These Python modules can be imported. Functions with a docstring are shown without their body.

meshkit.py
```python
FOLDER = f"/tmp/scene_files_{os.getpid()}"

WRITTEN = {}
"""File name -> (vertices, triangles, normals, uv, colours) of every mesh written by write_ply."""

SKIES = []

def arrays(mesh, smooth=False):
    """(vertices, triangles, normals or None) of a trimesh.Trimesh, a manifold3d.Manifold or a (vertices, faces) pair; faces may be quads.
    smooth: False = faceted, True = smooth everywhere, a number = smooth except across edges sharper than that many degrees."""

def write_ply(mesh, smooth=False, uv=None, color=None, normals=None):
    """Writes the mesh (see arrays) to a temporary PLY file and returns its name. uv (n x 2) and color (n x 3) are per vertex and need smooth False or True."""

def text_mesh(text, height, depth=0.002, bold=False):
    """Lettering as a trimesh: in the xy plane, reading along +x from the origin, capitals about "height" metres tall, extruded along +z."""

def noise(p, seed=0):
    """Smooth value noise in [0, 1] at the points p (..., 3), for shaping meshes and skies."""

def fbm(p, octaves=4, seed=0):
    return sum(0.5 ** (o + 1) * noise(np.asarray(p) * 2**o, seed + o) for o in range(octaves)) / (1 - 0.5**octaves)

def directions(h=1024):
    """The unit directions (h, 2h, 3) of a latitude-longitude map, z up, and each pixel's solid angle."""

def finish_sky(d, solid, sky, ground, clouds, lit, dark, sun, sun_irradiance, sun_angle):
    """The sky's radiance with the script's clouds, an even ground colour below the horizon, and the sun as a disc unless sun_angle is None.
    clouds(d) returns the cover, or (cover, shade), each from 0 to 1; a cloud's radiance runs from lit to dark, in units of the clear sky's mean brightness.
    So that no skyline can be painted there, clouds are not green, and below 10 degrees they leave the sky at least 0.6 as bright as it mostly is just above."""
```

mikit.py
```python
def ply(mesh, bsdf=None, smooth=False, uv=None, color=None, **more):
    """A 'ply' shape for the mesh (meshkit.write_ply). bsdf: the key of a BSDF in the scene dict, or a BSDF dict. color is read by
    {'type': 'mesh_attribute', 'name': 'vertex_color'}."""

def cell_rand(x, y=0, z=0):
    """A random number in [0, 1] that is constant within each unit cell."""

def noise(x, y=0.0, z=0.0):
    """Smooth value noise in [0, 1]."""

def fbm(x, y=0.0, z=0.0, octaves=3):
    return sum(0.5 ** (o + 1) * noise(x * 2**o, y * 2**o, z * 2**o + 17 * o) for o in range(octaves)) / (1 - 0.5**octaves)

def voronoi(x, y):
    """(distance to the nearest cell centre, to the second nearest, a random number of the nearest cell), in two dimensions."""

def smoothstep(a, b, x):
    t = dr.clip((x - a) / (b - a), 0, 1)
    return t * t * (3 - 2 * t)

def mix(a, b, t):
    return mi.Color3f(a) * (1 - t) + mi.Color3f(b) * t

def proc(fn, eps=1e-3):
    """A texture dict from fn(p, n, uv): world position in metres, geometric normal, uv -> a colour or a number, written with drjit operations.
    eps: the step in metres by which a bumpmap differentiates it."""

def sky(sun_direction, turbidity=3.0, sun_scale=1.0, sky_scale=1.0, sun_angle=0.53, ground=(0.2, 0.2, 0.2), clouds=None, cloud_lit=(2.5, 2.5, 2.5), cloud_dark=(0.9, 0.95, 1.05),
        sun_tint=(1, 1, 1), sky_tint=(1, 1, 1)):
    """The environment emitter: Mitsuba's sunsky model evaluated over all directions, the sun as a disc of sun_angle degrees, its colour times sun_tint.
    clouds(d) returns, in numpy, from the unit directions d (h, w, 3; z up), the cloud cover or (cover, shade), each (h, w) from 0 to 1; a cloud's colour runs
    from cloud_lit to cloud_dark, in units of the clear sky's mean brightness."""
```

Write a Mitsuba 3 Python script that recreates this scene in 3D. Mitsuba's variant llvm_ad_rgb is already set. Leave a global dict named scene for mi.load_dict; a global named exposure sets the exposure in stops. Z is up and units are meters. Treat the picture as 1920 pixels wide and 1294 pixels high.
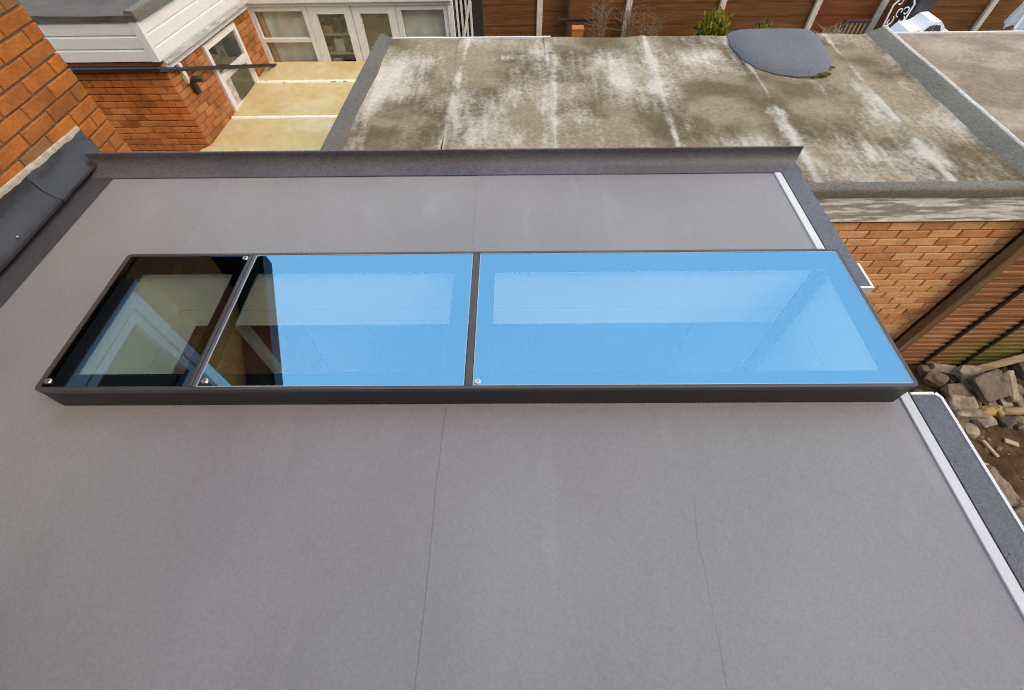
import math
import numpy as np
import drjit as dr
import mitsuba as mi
import trimesh
from shapely.geometry import Polygon, box as sbox
import mikit
import meshkit
from mikit import fbm, noise, smoothstep, mix, cell_rand, voronoi

T = mi.ScalarTransform4f
scene, labels = {}, {}

# ------------------------------------------------------------------ camera, sky, exposure
CAM_H, FOV = 1.56, 97.314
PITCH, ROLL, YAW = math.radians(54.762), math.radians(-1.045), math.radians(-0.877)
_f = np.array([math.sin(YAW) * math.cos(PITCH), math.cos(YAW) * math.cos(PITCH), -math.sin(PITCH)])
_r = np.array([math.cos(YAW), -math.sin(YAW), 0.0])
_u = np.cross(_r, _f)
_up = -math.sin(ROLL) * _r + math.cos(ROLL) * _u
scene['camera'] = {'type': 'perspective', 'fov': FOV, 'fov_axis': 'x', 'near_clip': 0.02, 'far_clip': 400.0,
                   'to_world': T().look_at(origin=[0, 0, CAM_H], target=(np.array([0, 0, CAM_H]) + _f).tolist(), up=_up.tolist())}
scene['sky'] = mikit.sky([0.75, -0.45, 0.85], turbidity=3, sun_scale=0.30, sun_angle=40, sun_tint=(0.88, 0.78, 0.65),
                         clouds=lambda d: (np.ones(d.shape[:2]), meshkit.fbm(d * 2.6 + 5.0, 4, 3)), cloud_lit=(1.62, 1.92, 2.30), cloud_dark=(1.22, 1.60, 2.03))
exposure = 3.15

# ------------------------------------------------------------------ helpers
RNG = np.random.default_rng(7)


def tri(v, f):
    return trimesh.Trimesh(np.asarray(v, float), np.asarray(f, int), process=False)


def cat(*ms):
    return trimesh.util.concatenate([m for m in ms])


def bx(x0, x1, y0, y1, z0, z1, c=0.0):
    """A box, its edges chamfered by c."""
    if c <= 0:
        m = trimesh.creation.box(extents=[x1 - x0, y1 - y0, z1 - z0])
        m.apply_translation([(x0 + x1) / 2, (y0 + y1) / 2, (z0 + z1) / 2])
        return m
    pts = []
    for sx in (0, 1):
        for sy in (0, 1):
            for sz in (0, 1):
                p = np.array([(x0, x1)[sx], (y0, y1)[sy], (z0, z1)[sz]], float)
                s = np.array([(1, -1)[sx], (1, -1)[sy], (1, -1)[sz]]) * c
                for k in range(3):
                    q = p + s
                    q[k] = p[k]
                    pts.append(q)
    return trimesh.convex.convex_hull(np.array(pts))


def prism(poly, lo, hi, axis='z'):
    """Extrudes a 2-D outline. axis z: outline in x, y; axis x: outline in y, z; axis y: outline in x, z."""
    poly = poly if isinstance(poly, Polygon) else Polygon(poly)
    m = trimesh.creation.extrude_polygon(poly, hi - lo, engine='earcut')
    v = np.array(m.vertices)
    a, b, c = v[:, 0], v[:, 1], v[:, 2] + lo
    if axis == 'z':
        w = np.stack([a, b, c], 1)
    elif axis == 'x':
        w = np.stack([c, a, b], 1)
    else:
        w = np.stack([a, c, b], 1)
    f = np.array(m.faces)
    return tri(w, f[:, ::-1] if axis == 'y' else f)


def prisms(poly, lo, hi):
    return cat(*[prism(g, lo, hi) for g in getattr(poly, 'geoms', [poly])])


def tube(pts, r, n=10):
    pts = np.asarray(pts, float)
    d = np.gradient(pts, axis=0)
    d /= np.linalg.norm(d, axis=1, keepdims=True)
    ref = np.array([0, 0, 1.0]) if abs(d[0][2]) < 0.9 else np.array([1.0, 0, 0])
    rr = np.broadcast_to(np.asarray(r, float), (len(pts),))
    V, F = [], []
    for p, t, q in zip(pts, d, rr):
        s = np.cross(t, ref)
        s /= np.linalg.norm(s)
        b = np.cross(s, t)
        ref = b
        for k in range(n):
            a = 2 * math.pi * k / n
            V.append(p + q * (math.cos(a) * s + math.sin(a) * b))
    for i in range(len(pts) - 1):
        for k in range(n):
            a, b = i * n + k, i * n + (k + 1) % n
            F += [[a, b + n, b], [a, a + n, b + n]]
    V += [pts[0], pts[-1]]
    for k in range(n):
        F += [[len(V) - 2, k, (k + 1) % n], [len(V) - 1, (len(pts) - 1) * n + (k + 1) % n, (len(pts) - 1) * n + k]]
    return tri(V, F)


def grid(x0, x1, y0, y1, nx, ny, zf):
    x, y = np.meshgrid(np.linspace(x0, x1, nx), np.linspace(y0, y1, ny))
    z = zf(x, y)
    v = np.stack([x, y, z], -1).reshape(-1, 3)
    i = np.arange(nx * ny).reshape(ny, nx)
    a, b, c, d = i[:-1, :-1].ravel(), i[:-1, 1:].ravel(), i[1:, 1:].ravel(), i[1:, :-1].ravel()
    return tri(v, np.vstack([np.stack([a, b, c], 1), np.stack([a, c, d], 1)]))


def frame_ring(u0, u1, v0, v1, w, lo, hi):
    """A flat rectangular ring (outline in x, y, extruded in z); w = one width or (left, right, low, high)."""
    l, r, b, t = (w,) * 4 if np.isscalar(w) else w
    return prism(Polygon([(u0, v0), (u1, v0), (u1, v1), (u0, v1)], [[(u0 + l, v0 + b), (u1 - r, v0 + b), (u1 - r, v1 - t), (u0 + l, v1 - t)]]), lo, hi)


def upright(m):
    """Turns a mesh built flat (x, y outline, thickness z) to stand facing -y: x stays, y becomes z, z becomes -y."""
    m = m.copy()
    v = np.array(m.vertices)
    m.vertices = np.stack([v[:, 0], -v[:, 2], v[:, 1]], 1)
    return m


def basis(o, u, n):
    """Matrix of a local frame: x along u, y into the wall (-n), z up, origin o."""
    m = np.eye(4)
    m[:3, 0], m[:3, 1], m[:3, 2], m[:3, 3] = u, -np.asarray(n, float), [0, 0, 1], o
    return m


def moved(m, M):
    m = m.copy()
    m.apply_transform(M)
    return m


def numbered(key):
    if key not in scene and key not in labels and not any(k.startswith(key + '__') for k in scene):
        return key
    i = 1
    while f'{key}_{i:03d}' in scene or f'{key}_{i:03d}' in labels:
        i += 1
    return f'{key}_{i:03d}'


def thing(name, label, cat_, group=None):
    key = numbered(name)
    labels[key] = {'label': label, 'category': cat_}
    if group:
        labels[key]['group'] = group
    return key


def obj(name, mesh, mat, parent=None, smooth=False, label=None, **more):
    key = numbered(parent + '__' + name if parent else name)
    scene[key] = mikit.ply(mesh, mat, smooth=smooth, **more)
    if label:
        labels[key] = {'label': label}
    return key


def solo(name, mesh, mat, label, cat_, group=None, smooth=False):
    key = obj(name, mesh, mat, None, smooth)
    labels[key] = {'label': label, 'category': cat_}
    if group:
        labels[key]['group'] = group
    return key


# ------------------------------------------------------------------ materials
def C(r, g, b):
    return mi.Color3f(r, g, b)


def rough(name, fn, rough_=0.8, spec=0.3, bump=None, bump_scale=1.0, eps=1e-3, **more):
    col = mikit.proc(fn) if callable(fn) else {'type': 'rgb', 'value': list(fn)}
    b = {'type': 'principled', 'base_color': col, 'roughness': rough_, 'specular': spec, **more}
    if bump is not None:
        b = {'type': 'bumpmap', 'texture': mikit.proc(bump, eps), 'scale': bump_scale, 'bsdf': b}
    scene[name] = {'type': 'twosided', 'bsdf': b}
    return name


def speck(p, s, k=0.0):
    return cell_rand(p.x * s + k, p.y * s, p.z * s)


# grey single-ply membrane: faint colour drift and a fine fleece-like grain
def f_membrane(p, n, uv):
    a = fbm(p.x * 1.1 + 3, p.y * 1.1, 0.0, 3)
    b = fbm(p.x * 2.3 + 40, p.y * 1.7, 5.0, 3)
    g = noise(p.x * 240, p.y * 240, 0.0) * 0.75 + noise(p.x * 110, p.y * 110, 3.0) * 0.25
    c = mix((0.202, 0.190, 0.203), (0.203, 0.199, 0.200), smoothstep(0.35, 0.65, a))
    v = 1 + 0.26 * (b - 0.5) + 0.19 * (g - 0.5)
    scuff = smoothstep(0.70, 0.80, fbm(p.x * 9, p.y * 3 + 9, 2.0, 3))
    return c * v * (1 + 0.05 * scuff)


rough('m_membrane', f_membrane, 0.62, 0.35, bump=lambda p, n, uv: noise(p.x * 170, p.y * 170, 0.0) + 1.0 * fbm(p.x * 7, p.y * 7, 0.0, 2), bump_scale=0.0005, eps=2e-3)


def felt_fn(base, amp, s=260.0):
    def fn(p, n, uv):
        g = speck(p, s)
        a = fbm(p.x * 3, p.y * 3, p.z * 3, 3)
        h = noise(p.x * 70, p.y * 70, p.z * 70)
        return C(*base) * (1 + amp * (g - 0.5) + 0.35 * (a - 0.5) + 0.3 * (h - 0.5))
    return fn


rough('m_trim_dark', felt_fn((0.074, 0.076, 0.091), 0.8), 0.6, 0.5, bump=lambda p, n, uv: noise(p.x * 160, p.y * 160, p.z * 160), bump_scale=0.0012)
rough('m_strip_dark', felt_fn((0.048, 0.046, 0.053), 0.3), 0.55, 0.4)
rough('m_felt_green', felt_fn((0.122, 0.115, 0.095), 0.55, 150.0), 0.9, 0.2)
rough('m_felt_left', felt_fn((0.092, 0.089, 0.078), 0.6, 150.0), 0.9, 0.2)
rough('m_felt_patch', felt_fn((0.088, 0.088, 0.100), 0.35, 150.0), 0.75, 0.3)
rough('m_felt_cap', felt_fn((0.30, 0.295, 0.275), 0.5, 180.0), 0.9, 0.2)
rough('m_felt_house', lambda p, n, uv: C(0.060, 0.054, 0.048) * (0.65 + 0.9 * fbm(p.x * 5, p.y * 9, p.z * 5, 4)), 0.85, 0.3,
      bump=lambda p, n, uv: fbm(p.x * 9, p.y * 9, p.z * 9, 3), bump_scale=0.02, eps=4e-3)

STAINS = [(-0.94, 4.21, .21, .26, .9), (-0.25, 3.41, .20, .33, 1.5), (-0.45, 3.87, .08, .58, .9), (0.26, 4.71, .09, .42, 1.1), (0.96, 4.16, .13, .25, 1.4),
          (1.25, 4.01, .06, .21, 1.3), (1.28, 4.59, .07, .29, .9), (0.98, 3.42, .12, .16, .8), (1.83, 4.58, .20, .17, 1.0), (2.10, 3.56, .06, .21, 1.3),
          (2.12, 3.33, .07, .19, 1.2), (2.61, 3.03, .13, .21, 1.1), (2.94, 3.89, .09, .43, 1.0), (2.98, 2.93, .11, .24, .9), (1.58, 4.56, .10, .11, .7),
          (-0.02, 3.64, .13, .35, .9), (-1.09, 4.42, .20, .33, .6), (-1.18, 3.84, .07, .48, .9), (-0.81, 4.57, .25, .13, .7), (0.58, 3.59, .13, .17, .6),
          (2.14, 3.01, .06, .21, .8), (1.72, 3.15, .16, .13, .7), (-0.12, 4.66, .20, .09, .8), (-0.62, 3.1, .1, .2, .6), (0.30, 3.6, .05, .6, .8)]


def f_oldfelt(p, n, uv):
    wx = p.x + 0.16 * (fbm(p.x * 5, p.y * 5, 1.0, 3) - 0.5)
    wy = p.y + 0.24 * (fbm(p.x * 4, p.y * 4, 7.0, 3) - 0.5)
    s = mi.Float(0)
    for (a, b, rx, ry, k) in STAINS:
        s += k * dr.exp(-(dr.square((wx - a) / rx) + dr.square((wy - b) / ry)))
    for sx in (-0.51, 0.34, 1.235, 2.11, 3.0):
        s += 1.3 * dr.exp(-dr.square((p.x - sx - (0.10 if sx < 0.5 else 0.06) * (p.y - 3.9) / 1.9 + 0.012 * (fbm(p.y * 7, sx, 1.0, 2) - 0.5)) / 0.026)) * (0.25 + 0.65 * smoothstep(0.35, 0.60, fbm(p.y * 3.3, sx, 0.0, 2)))
    mott = fbm(p.x * 2.3 + 4, p.y * 2.0, 3.0, 5)
    streak = fbm(p.x * 26, p.y * 3.5, 9.0, 3)
    fine = fbm(p.x * 45, p.y * 45, 2.0, 2)
    m = 0.92 * smoothstep(0.08, 1.30, s * 0.60 + 1.9 * (mott - 0.40) + 0.6 * (streak - 0.5) + 0.35 * (fine - 0.5))
    brown = mix((0.098, 0.073, 0.042), (0.195, 0.157, 0.108), smoothstep(0.32, 0.68, fbm(p.x * 2.4 + 9, p.y * 3.0, 0.0, 4)))
    brown = brown * (1 + 0.40 * (fine - 0.5) + 0.15 * (speck(p, 70) - 0.5))
    return mix(brown, mi.Color3f(0.42, 0.385, 0.33) * (1 + 0.25 * (fine - 0.5)), m)


rough('m_oldfelt', f_oldfelt, 0.9, 0.2, bump=lambda p, n, uv: fbm(p.x * 30, p.y * 30, 0.0, 3), bump_scale=0.004, eps=3e-3)


def f_oldfelt2(p, n, uv):
    a = fbm(p.x * 2.2, p.y * 4.0, 3.0, 4)
    b = fbm(p.x * 40, p.y * 40, 1.0, 2)
    return mix((0.165, 0.130, 0.095), (0.26, 0.215, 0.165), smoothstep(0.3, 0.7, a)) * (1 + 0.4 * (b - 0.5))


rough('m_oldfelt_right', f_oldfelt2, 0.9, 0.2)


def brick_fn(base, second, k, dirt=0.5):
    def fn(p, n, uv):
        a = fbm(p.x * 9 + k, p.y * 9, p.z * 9, 3)
        b = noise(p.x * 85, p.y * 85, p.z * 85 + k)
        d = smoothstep(0.55, 0.78, fbm(p.x * 3.1 + 2 * k, p.y * 3.1, p.z * 3.1, 3))
        c = mix(base, second, smoothstep(0.3, 0.7, a)) * (1 + 0.35 * (b - 0.5) + 0.3 * (speck(p, 220) - 0.5))
        return c * (1 - 0.45 * dirt * d)
    return fn


def bump_brick(p, n, uv):
    return fbm(p.x * 55, p.y * 55, p.z * 55, 3)


NEAR = [rough('m_brick_orange', brick_fn((0.360, 0.124, 0.025), (0.29, 0.094, 0.021), 1.0), 0.9, 0.2, bump_brick, 0.003),
        rough('m_brick_red', brick_fn((0.31, 0.112, 0.026), (0.26, 0.085, 0.022), 5.0), 0.9, 0.2, bump_brick, 0.003),
        rough('m_brick_dull', brick_fn((0.23, 0.112, 0.042), (0.19, 0.085, 0.033), 9.0), 0.9, 0.2, bump_brick, 0.004)]
TAN = [rough('m_brick_tan', brick_fn((0.58, 0.345, 0.165), (0.52, 0.285, 0.125), 13.0), 0.9, 0.2),
       rough('m_brick_tan_dark', brick_fn((0.50, 0.245, 0.105), (0.44, 0.205, 0.085), 17.0), 0.9, 0.2)]
SIDE = [rough('m_brick_side', brick_fn((0.37, 0.165, 0.062), (0.30, 0.120, 0.042), 31.0, 0.9), 0.9, 0.2), rough('m_brick_side_dark', brick_fn((0.31, 0.120, 0.042), (0.25, 0.095, 0.034), 35.0, 0.9), 0.9, 0.2)]
FAR = [rough('m_brick_far', brick_fn((0.42, 0.130, 0.028), (0.34, 0.100, 0.023), 21.0, 0.8), 0.9, 0.2),
       rough('m_brick_far_pale', brick_fn((0.47, 0.165, 0.045), (0.38, 0.125, 0.035), 25.0, 0.8), 0.9, 0.2)]
rough('m_mortar', lambda p, n, uv: C(0.155, 0.105, 0.06) * (0.7 + 0.6 * fbm(p.x * 30, p.y * 30, p.z * 30, 3)), 0.95, 0.1)
rough('m_mortar_dark', lambda p, n, uv: C(0.19, 0.095, 0.045) * (0.7 + 0.6 * fbm(p.x * 30, p.y * 30, p.z * 30, 3)), 0.95, 0.1)
rough('m_pointing', lambda p, n, uv: C(0.42, 0.375, 0.30) * (0.6 + 0.8 * fbm(p.x * 40, p.y * 40, p.z * 40, 3)), 0.95, 0.1)


def f_brickwork(p, n, uv):   # the upper storey, seen only as a reflection
    row = dr.floor(p.z / 0.075)
    s = p.y / 0.225 + 0.5 * (row - 2 * dr.floor(row / 2))
    fu, fv = s - dr.floor(s), p.z / 0.075 - row
    joint = dr.select((fu < 0.045) | (fv < 0.14), 1.0, 0.0)
    c = mix((0.46, 0.150, 0.030), (0.31, 0.105, 0.030), cell_rand(dr.floor(s), row, 3.0))
    return mix(c, (0.20, 0.115, 0.055), joint)


rough('m_brickwork', f_brickwork, 0.9, 0.2)

rough('m_white', lambda p, n, uv: C(0.57, 0.565, 0.555) * (0.93 + 0.14 * fbm(p.x * 7, p.y * 7, p.z * 7, 3)), 0.35, 0.5)
rough('m_batten', lambda p, n, uv: C(0.47, 0.465, 0.465) * (0.90 + 0.2 * fbm(p.x * 14, p.y * 5, p.z * 9, 3)), 0.4, 0.5)
rough('m_cladding', lambda p, n, uv: C(0.60, 0.585, 0.57) * (0.94 + 0.12 * fbm(p.x * 2, p.y * 2, p.z * 6, 3)), 0.35, 0.5)
rough('m_plaster', (0.79, 0.80, 0.76), 0.9, 0.1)
rough('m_ceiling', (0.62, 0.61, 0.55), 0.9, 0.1)
rough('m_dark_units', (0.035, 0.035, 0.042), 0.4, 0.4)
rough('m_room_floor', lambda p, n, uv: C(0.055, 0.048, 0.045) * (0.8 + 0.4 * fbm(p.x * 3, p.y * 3, 0.0, 3)), 0.6, 0.3)
rough('m_timber_dark', (0.045, 0.035, 0.028), 0.8, 0.2)
rough('m_door_wood', lambda p, n, uv: C(0.42, 0.17, 0.075) * (0.6 + 0.8 * fbm(p.x * 22, p.y * 22, p.z * 2.5, 3)), 0.5, 0.4)
rough('m_frame_dark', lambda p, n, uv: C(0.0150, 0.0148, 0.0185) * (0.9 + 0.2 * fbm(p.x * 8, p.y * 8, p.z * 8, 2)), 0.42, 0.35)
rough('m_frame_lip', lambda p, n, uv: C(0.042, 0.039, 0.041) * (0.85 + 0.3 * fbm(p.x * 12, p.y * 12, 0.0, 2)), 0.35, 0.5)
rough('m_frame_lip_blue', (0.070, 0.072, 0.090), 0.3, 0.5)
rough('m_edge_seal', (0.34, 0.36, 0.38), 0.25, 0.6)
rough('m_frit', (0.010, 0.009, 0.013), 0.25, 0.3)
rough('m_chrome', (0.62, 0.62, 0.62), 0.22, 0.5, metallic=1.0)
rough('m_slot', (0.05, 0.05, 0.05), 0.5, 0.4)


def f_lead(p, n, uv):
    a = fbm(p.x * 5, p.y * 4, p.z * 5, 4)
    return C(0.034, 0.032, 0.034) * (0.6 + 0.6 * a)


scene['m_lead'] = {'type': 'twosided', 'bsdf': {'type': 'bumpmap', 'scale': 0.010, 'texture': mikit.proc(lambda p, n, uv: fbm(p.x * 9, p.y * 7, p.z * 9, 3), 4e-3),
                   'bsdf': {'type': 'principled', 'base_color': mikit.proc(f_lead), 'roughness': 0.27, 'specular': 0.42, 'metallic': 0.0}}}
scene['m_solar_glass'] = {'type': 'thindielectric', 'int_ior': 3.4, 'ext_ior': 1.0, 'specular_reflectance': {'type': 'rgb', 'value': [0.30, 0.67, 0.97]},
                          'specular_transmittance': {'type': 'rgb', 'value': [0.98, 1.0, 0.90]}}
for nm_, ior_, tint_ in (('m_solar_border', 3.4, (0.30, 0.67, 0.97)), ('m_vent_border', 1.7, (0.35, 0.62, 1.0))):
    r1_ = ((ior_ - 1) / (ior_ + 1)) ** 2
    R_ = 2 * r1_ / (1 + r1_)
    scene[nm_] = {'type': 'twosided', 'bsdf': {'type': 'conductor', 'material': 'none', 'specular_reflectance': {'type': 'rgb', 'value': [R_ * t for t in tint_]}}}
scene['m_vent_glass'] = {'type': 'thindielectric', 'int_ior': 1.75, 'ext_ior': 1.0, 'specular_reflectance': {'type': 'rgb', 'value': [0.35, 0.62, 1.0]},
                         'specular_transmittance': {'type': 'rgb', 'value': [0.52, 0.59, 0.56]}}
scene['m_window_glass'] = {'type': 'thindielectric', 'int_ior': 1.6}

rough('m_black_plastic', (0.018, 0.015, 0.014), 0.35, 0.5)
rough('m_brown_pipe', (0.030, 0.018, 0.014), 0.35, 0.5)
rough('m_grey_gutter', lambda p, n, uv: C(0.42, 0.42, 0.41) * (0.45 + 1.0 * fbm(p.x * 14, p.y * 14, p.z * 30, 4)), 0.6, 0.3)


def f_yellow(p, n, uv):
    a = fbm(p.x * 2.2, p.y * 4.5, 0.0, 4)
    b = fbm(p.x * 14, p.y * 14, 4.0, 3)
    s = smoothstep(0.83, 0.88, fbm(p.x * 24, p.y * 24, 8.0, 2))
    c = mix((0.46, 0.385, 0.225), (0.43, 0.325, 0.145), smoothstep(0.32, 0.68, a))
    return c * (1 + 0.22 * (b - 0.5)) * (1 - 0.25 * s)


rough('m_yellow', f_yellow, 0.55, 0.4)
rough('m_pale_joint', lambda p, n, uv: mix((0.74, 0.69, 0.58), (0.25, 0.22, 0.16), smoothstep(0.60, 0.72, fbm(p.x * 13, p.y * 13, 0.0, 3))), 0.7, 0.3)


def f_fascia(p, n, uv):
    a = fbm(p.x * 6, p.y * 6, p.z * 55, 5)
    b = fbm(p.x * 2.2, 3.0, p.z * 14, 3)
    c = mix((0.190, 0.187, 0.160), (0.46, 0.45, 0.42), smoothstep(0.46, 0.60, a * 0.6 + b * 0.4))
    return c * (0.8 + 0.4 * fbm(p.x * 30, 1.0, p.z * 60, 2))


rough('m_fascia', f_fascia, 0.8, 0.2, bump=lambda p, n, uv: fbm(p.x * 9, p.y * 20, p.z * 60, 3), bump_scale=0.004)


def wood_fn(a, b, green=0.0, along='x'):
    def fn(p, n, uv):
        s = p.x if along == 'x' else p.z
        o = p.z if along == 'x' else p.x
        g = fbm(s * 3, o * 70, p.y * 20, 3)
        k = fbm(p.x * 2, p.y * 2, p.z * 2, 3)
        c = mix(a, b, smoothstep(0.3, 0.7, g)) * (0.75 + 0.5 * k)
        if green:
            w = green * smoothstep(-1.55, -2.25, p.z) * smoothstep(3.9, 4.7, p.x) * (0.4 + 1.2 * fbm(p.x * 5, 0.0, p.z * 5, 2))
            c = mix(c, (0.14, 0.12, 0.03), dr.clip(w, 0, 1))
        return c
    return fn


rough('m_slat', wood_fn((0.36, 0.185, 0.095), (0.22, 0.100, 0.050), 0.9), 0.8, 0.2)
rough('m_slat_dark', wood_fn((0.29, 0.135, 0.065), (0.18, 0.080, 0.040), 0.9), 0.8, 0.2)
rough('m_post_wood', wood_fn((0.17, 0.112, 0.058), (0.11, 0.070, 0.036), 0, 'z'), 0.85, 0.2)
rough('m_batten_wood', (0.025, 0.018, 0.012), 0.9, 0.1)
rough('m_plank', wood_fn((0.27, 0.205, 0.12), (0.19, 0.14, 0.078)), 0.85, 0.2)
rough('m_fence_panel', wood_fn((0.150, 0.060, 0.018), (0.105, 0.040, 0.013)), 0.8, 0.2)
rough('m_fence_red', wood_fn((0.165, 0.050, 0.016), (0.125, 0.036, 0.012)), 0.75, 0.2)
rough('m_concrete_post', lambda p, n, uv: C(0.52, 0.46, 0.38) * (0.75 + 0.5 * fbm(p.x * 15, p.y * 15, p.z * 8, 3)), 0.9, 0.2)


def f_soil(p, n, uv):
    a = fbm(p.x * 3, p.y * 3, p.z * 3, 4)
    b = fbm(p.x * 26, p.y * 26, p.z * 26, 3)
    return mix((0.048, 0.028, 0.014), (0.095, 0.062, 0.034), smoothstep(0.35, 0.7, a)) * (0.55 + 0.9 * b)


rough('m_soil', f_soil, 0.95, 0.1, bump=lambda p, n, uv: fbm(p.x * 22, p.y * 22, p.z * 22, 4), bump_scale=0.03, eps=4e-3)


def stone_fn(a, b, k):
    def fn(p, n, uv):
        g = fbm(p.x * 9 + k, p.y * 9, p.z * 16, 4)
        s = fbm(p.x * 50, p.y * 50 + k, p.z * 50, 2)
        return mix(a, b, smoothstep(0.3, 0.7, g)) * (0.75 + 0.5 * s)
    return fn


def bump_stone(p, n, uv):
    return fbm(p.x * 18, p.y * 18, p.z * 30, 4)


rough('m_stone_pale', stone_fn((0.29, 0.245, 0.195), (0.17, 0.140, 0.108), 1), 0.9, 0.2, bump_stone, 0.03, 3e-3)
rough('m_stone_brown', stone_fn((0.185, 0.142, 0.104), (0.11, 0.082, 0.060), 4), 0.9, 0.2, bump_stone, 0.03, 3e-3)
rough('m_stone_dark', stone_fn((0.145, 0.118, 0.096), (0.082, 0.066, 0.054), 7), 0.9, 0.2, bump_stone, 0.025, 3e-3)
rough('m_stone_yellow', stone_fn((0.36, 0.255, 0.10), (0.20, 0.135, 0.055), 11), 0.9, 0.2, bump_stone, 0.02, 3e-3)
rough('m_offcut', (0.40, 0.31, 0.20), 0.7, 0.3)
rough('m_curtain', lambda p, n, uv: C(0.44, 0.46, 0.38) * (0.85 + 0.3 * noise(p.x * 9, 0.0, p.z * 0.5)), 0.9, 0.1)
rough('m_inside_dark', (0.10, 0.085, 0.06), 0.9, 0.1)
rough('m_recess', (0.035, 0.036, 0.03), 0.9, 0.1)
rough('m_inside_box', (0.34, 0.27, 0.20), 0.9, 0.1)
rough('m_inside_tan', (0.36, 0.27, 0.15), 0.9, 0.1)
rough('m_grass', lambda p, n, uv: mix((0.055, 0.075, 0.025), (0.10, 0.09, 0.04), fbm(p.x * 2, p.y * 2, 0.0, 4)), 0.95, 0.1)
rough('m_orange_box', (0.42, 0.155, 0.045), 0.7, 0.3)
rough('m_twig', (0.20, 0.155, 0.115), 0.9, 0.1)
rough('m_white_toy', (0.74, 0.75, 0.78), 0.3, 0.5)
rough('m_toy_dark', (0.06, 0.06, 0.07), 0.3, 0.5)
rough('m_black_cover', (0.028, 0.026, 0.028), 0.45, 0.5)
rough('m_fabric_white', (0.66, 0.65, 0.66), 0.9, 0.1)


def leaf(name, c):
    scene[name] = {'type': 'principledthin', 'base_color': {'type': 'rgb', 'value': list(c)}, 'roughness': 0.5, 'diff_trans': 0.6, 'spec_trans': 0.0, 'eta': 1.4}
    return name


leaf('m_leaf_yellow', (0.23, 0.205, 0.028))
leaf('m_leaf_green', (0.065, 0.095, 0.022))
leaf('m_leaf_dry', (0.24, 0.16, 0.06))

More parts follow.
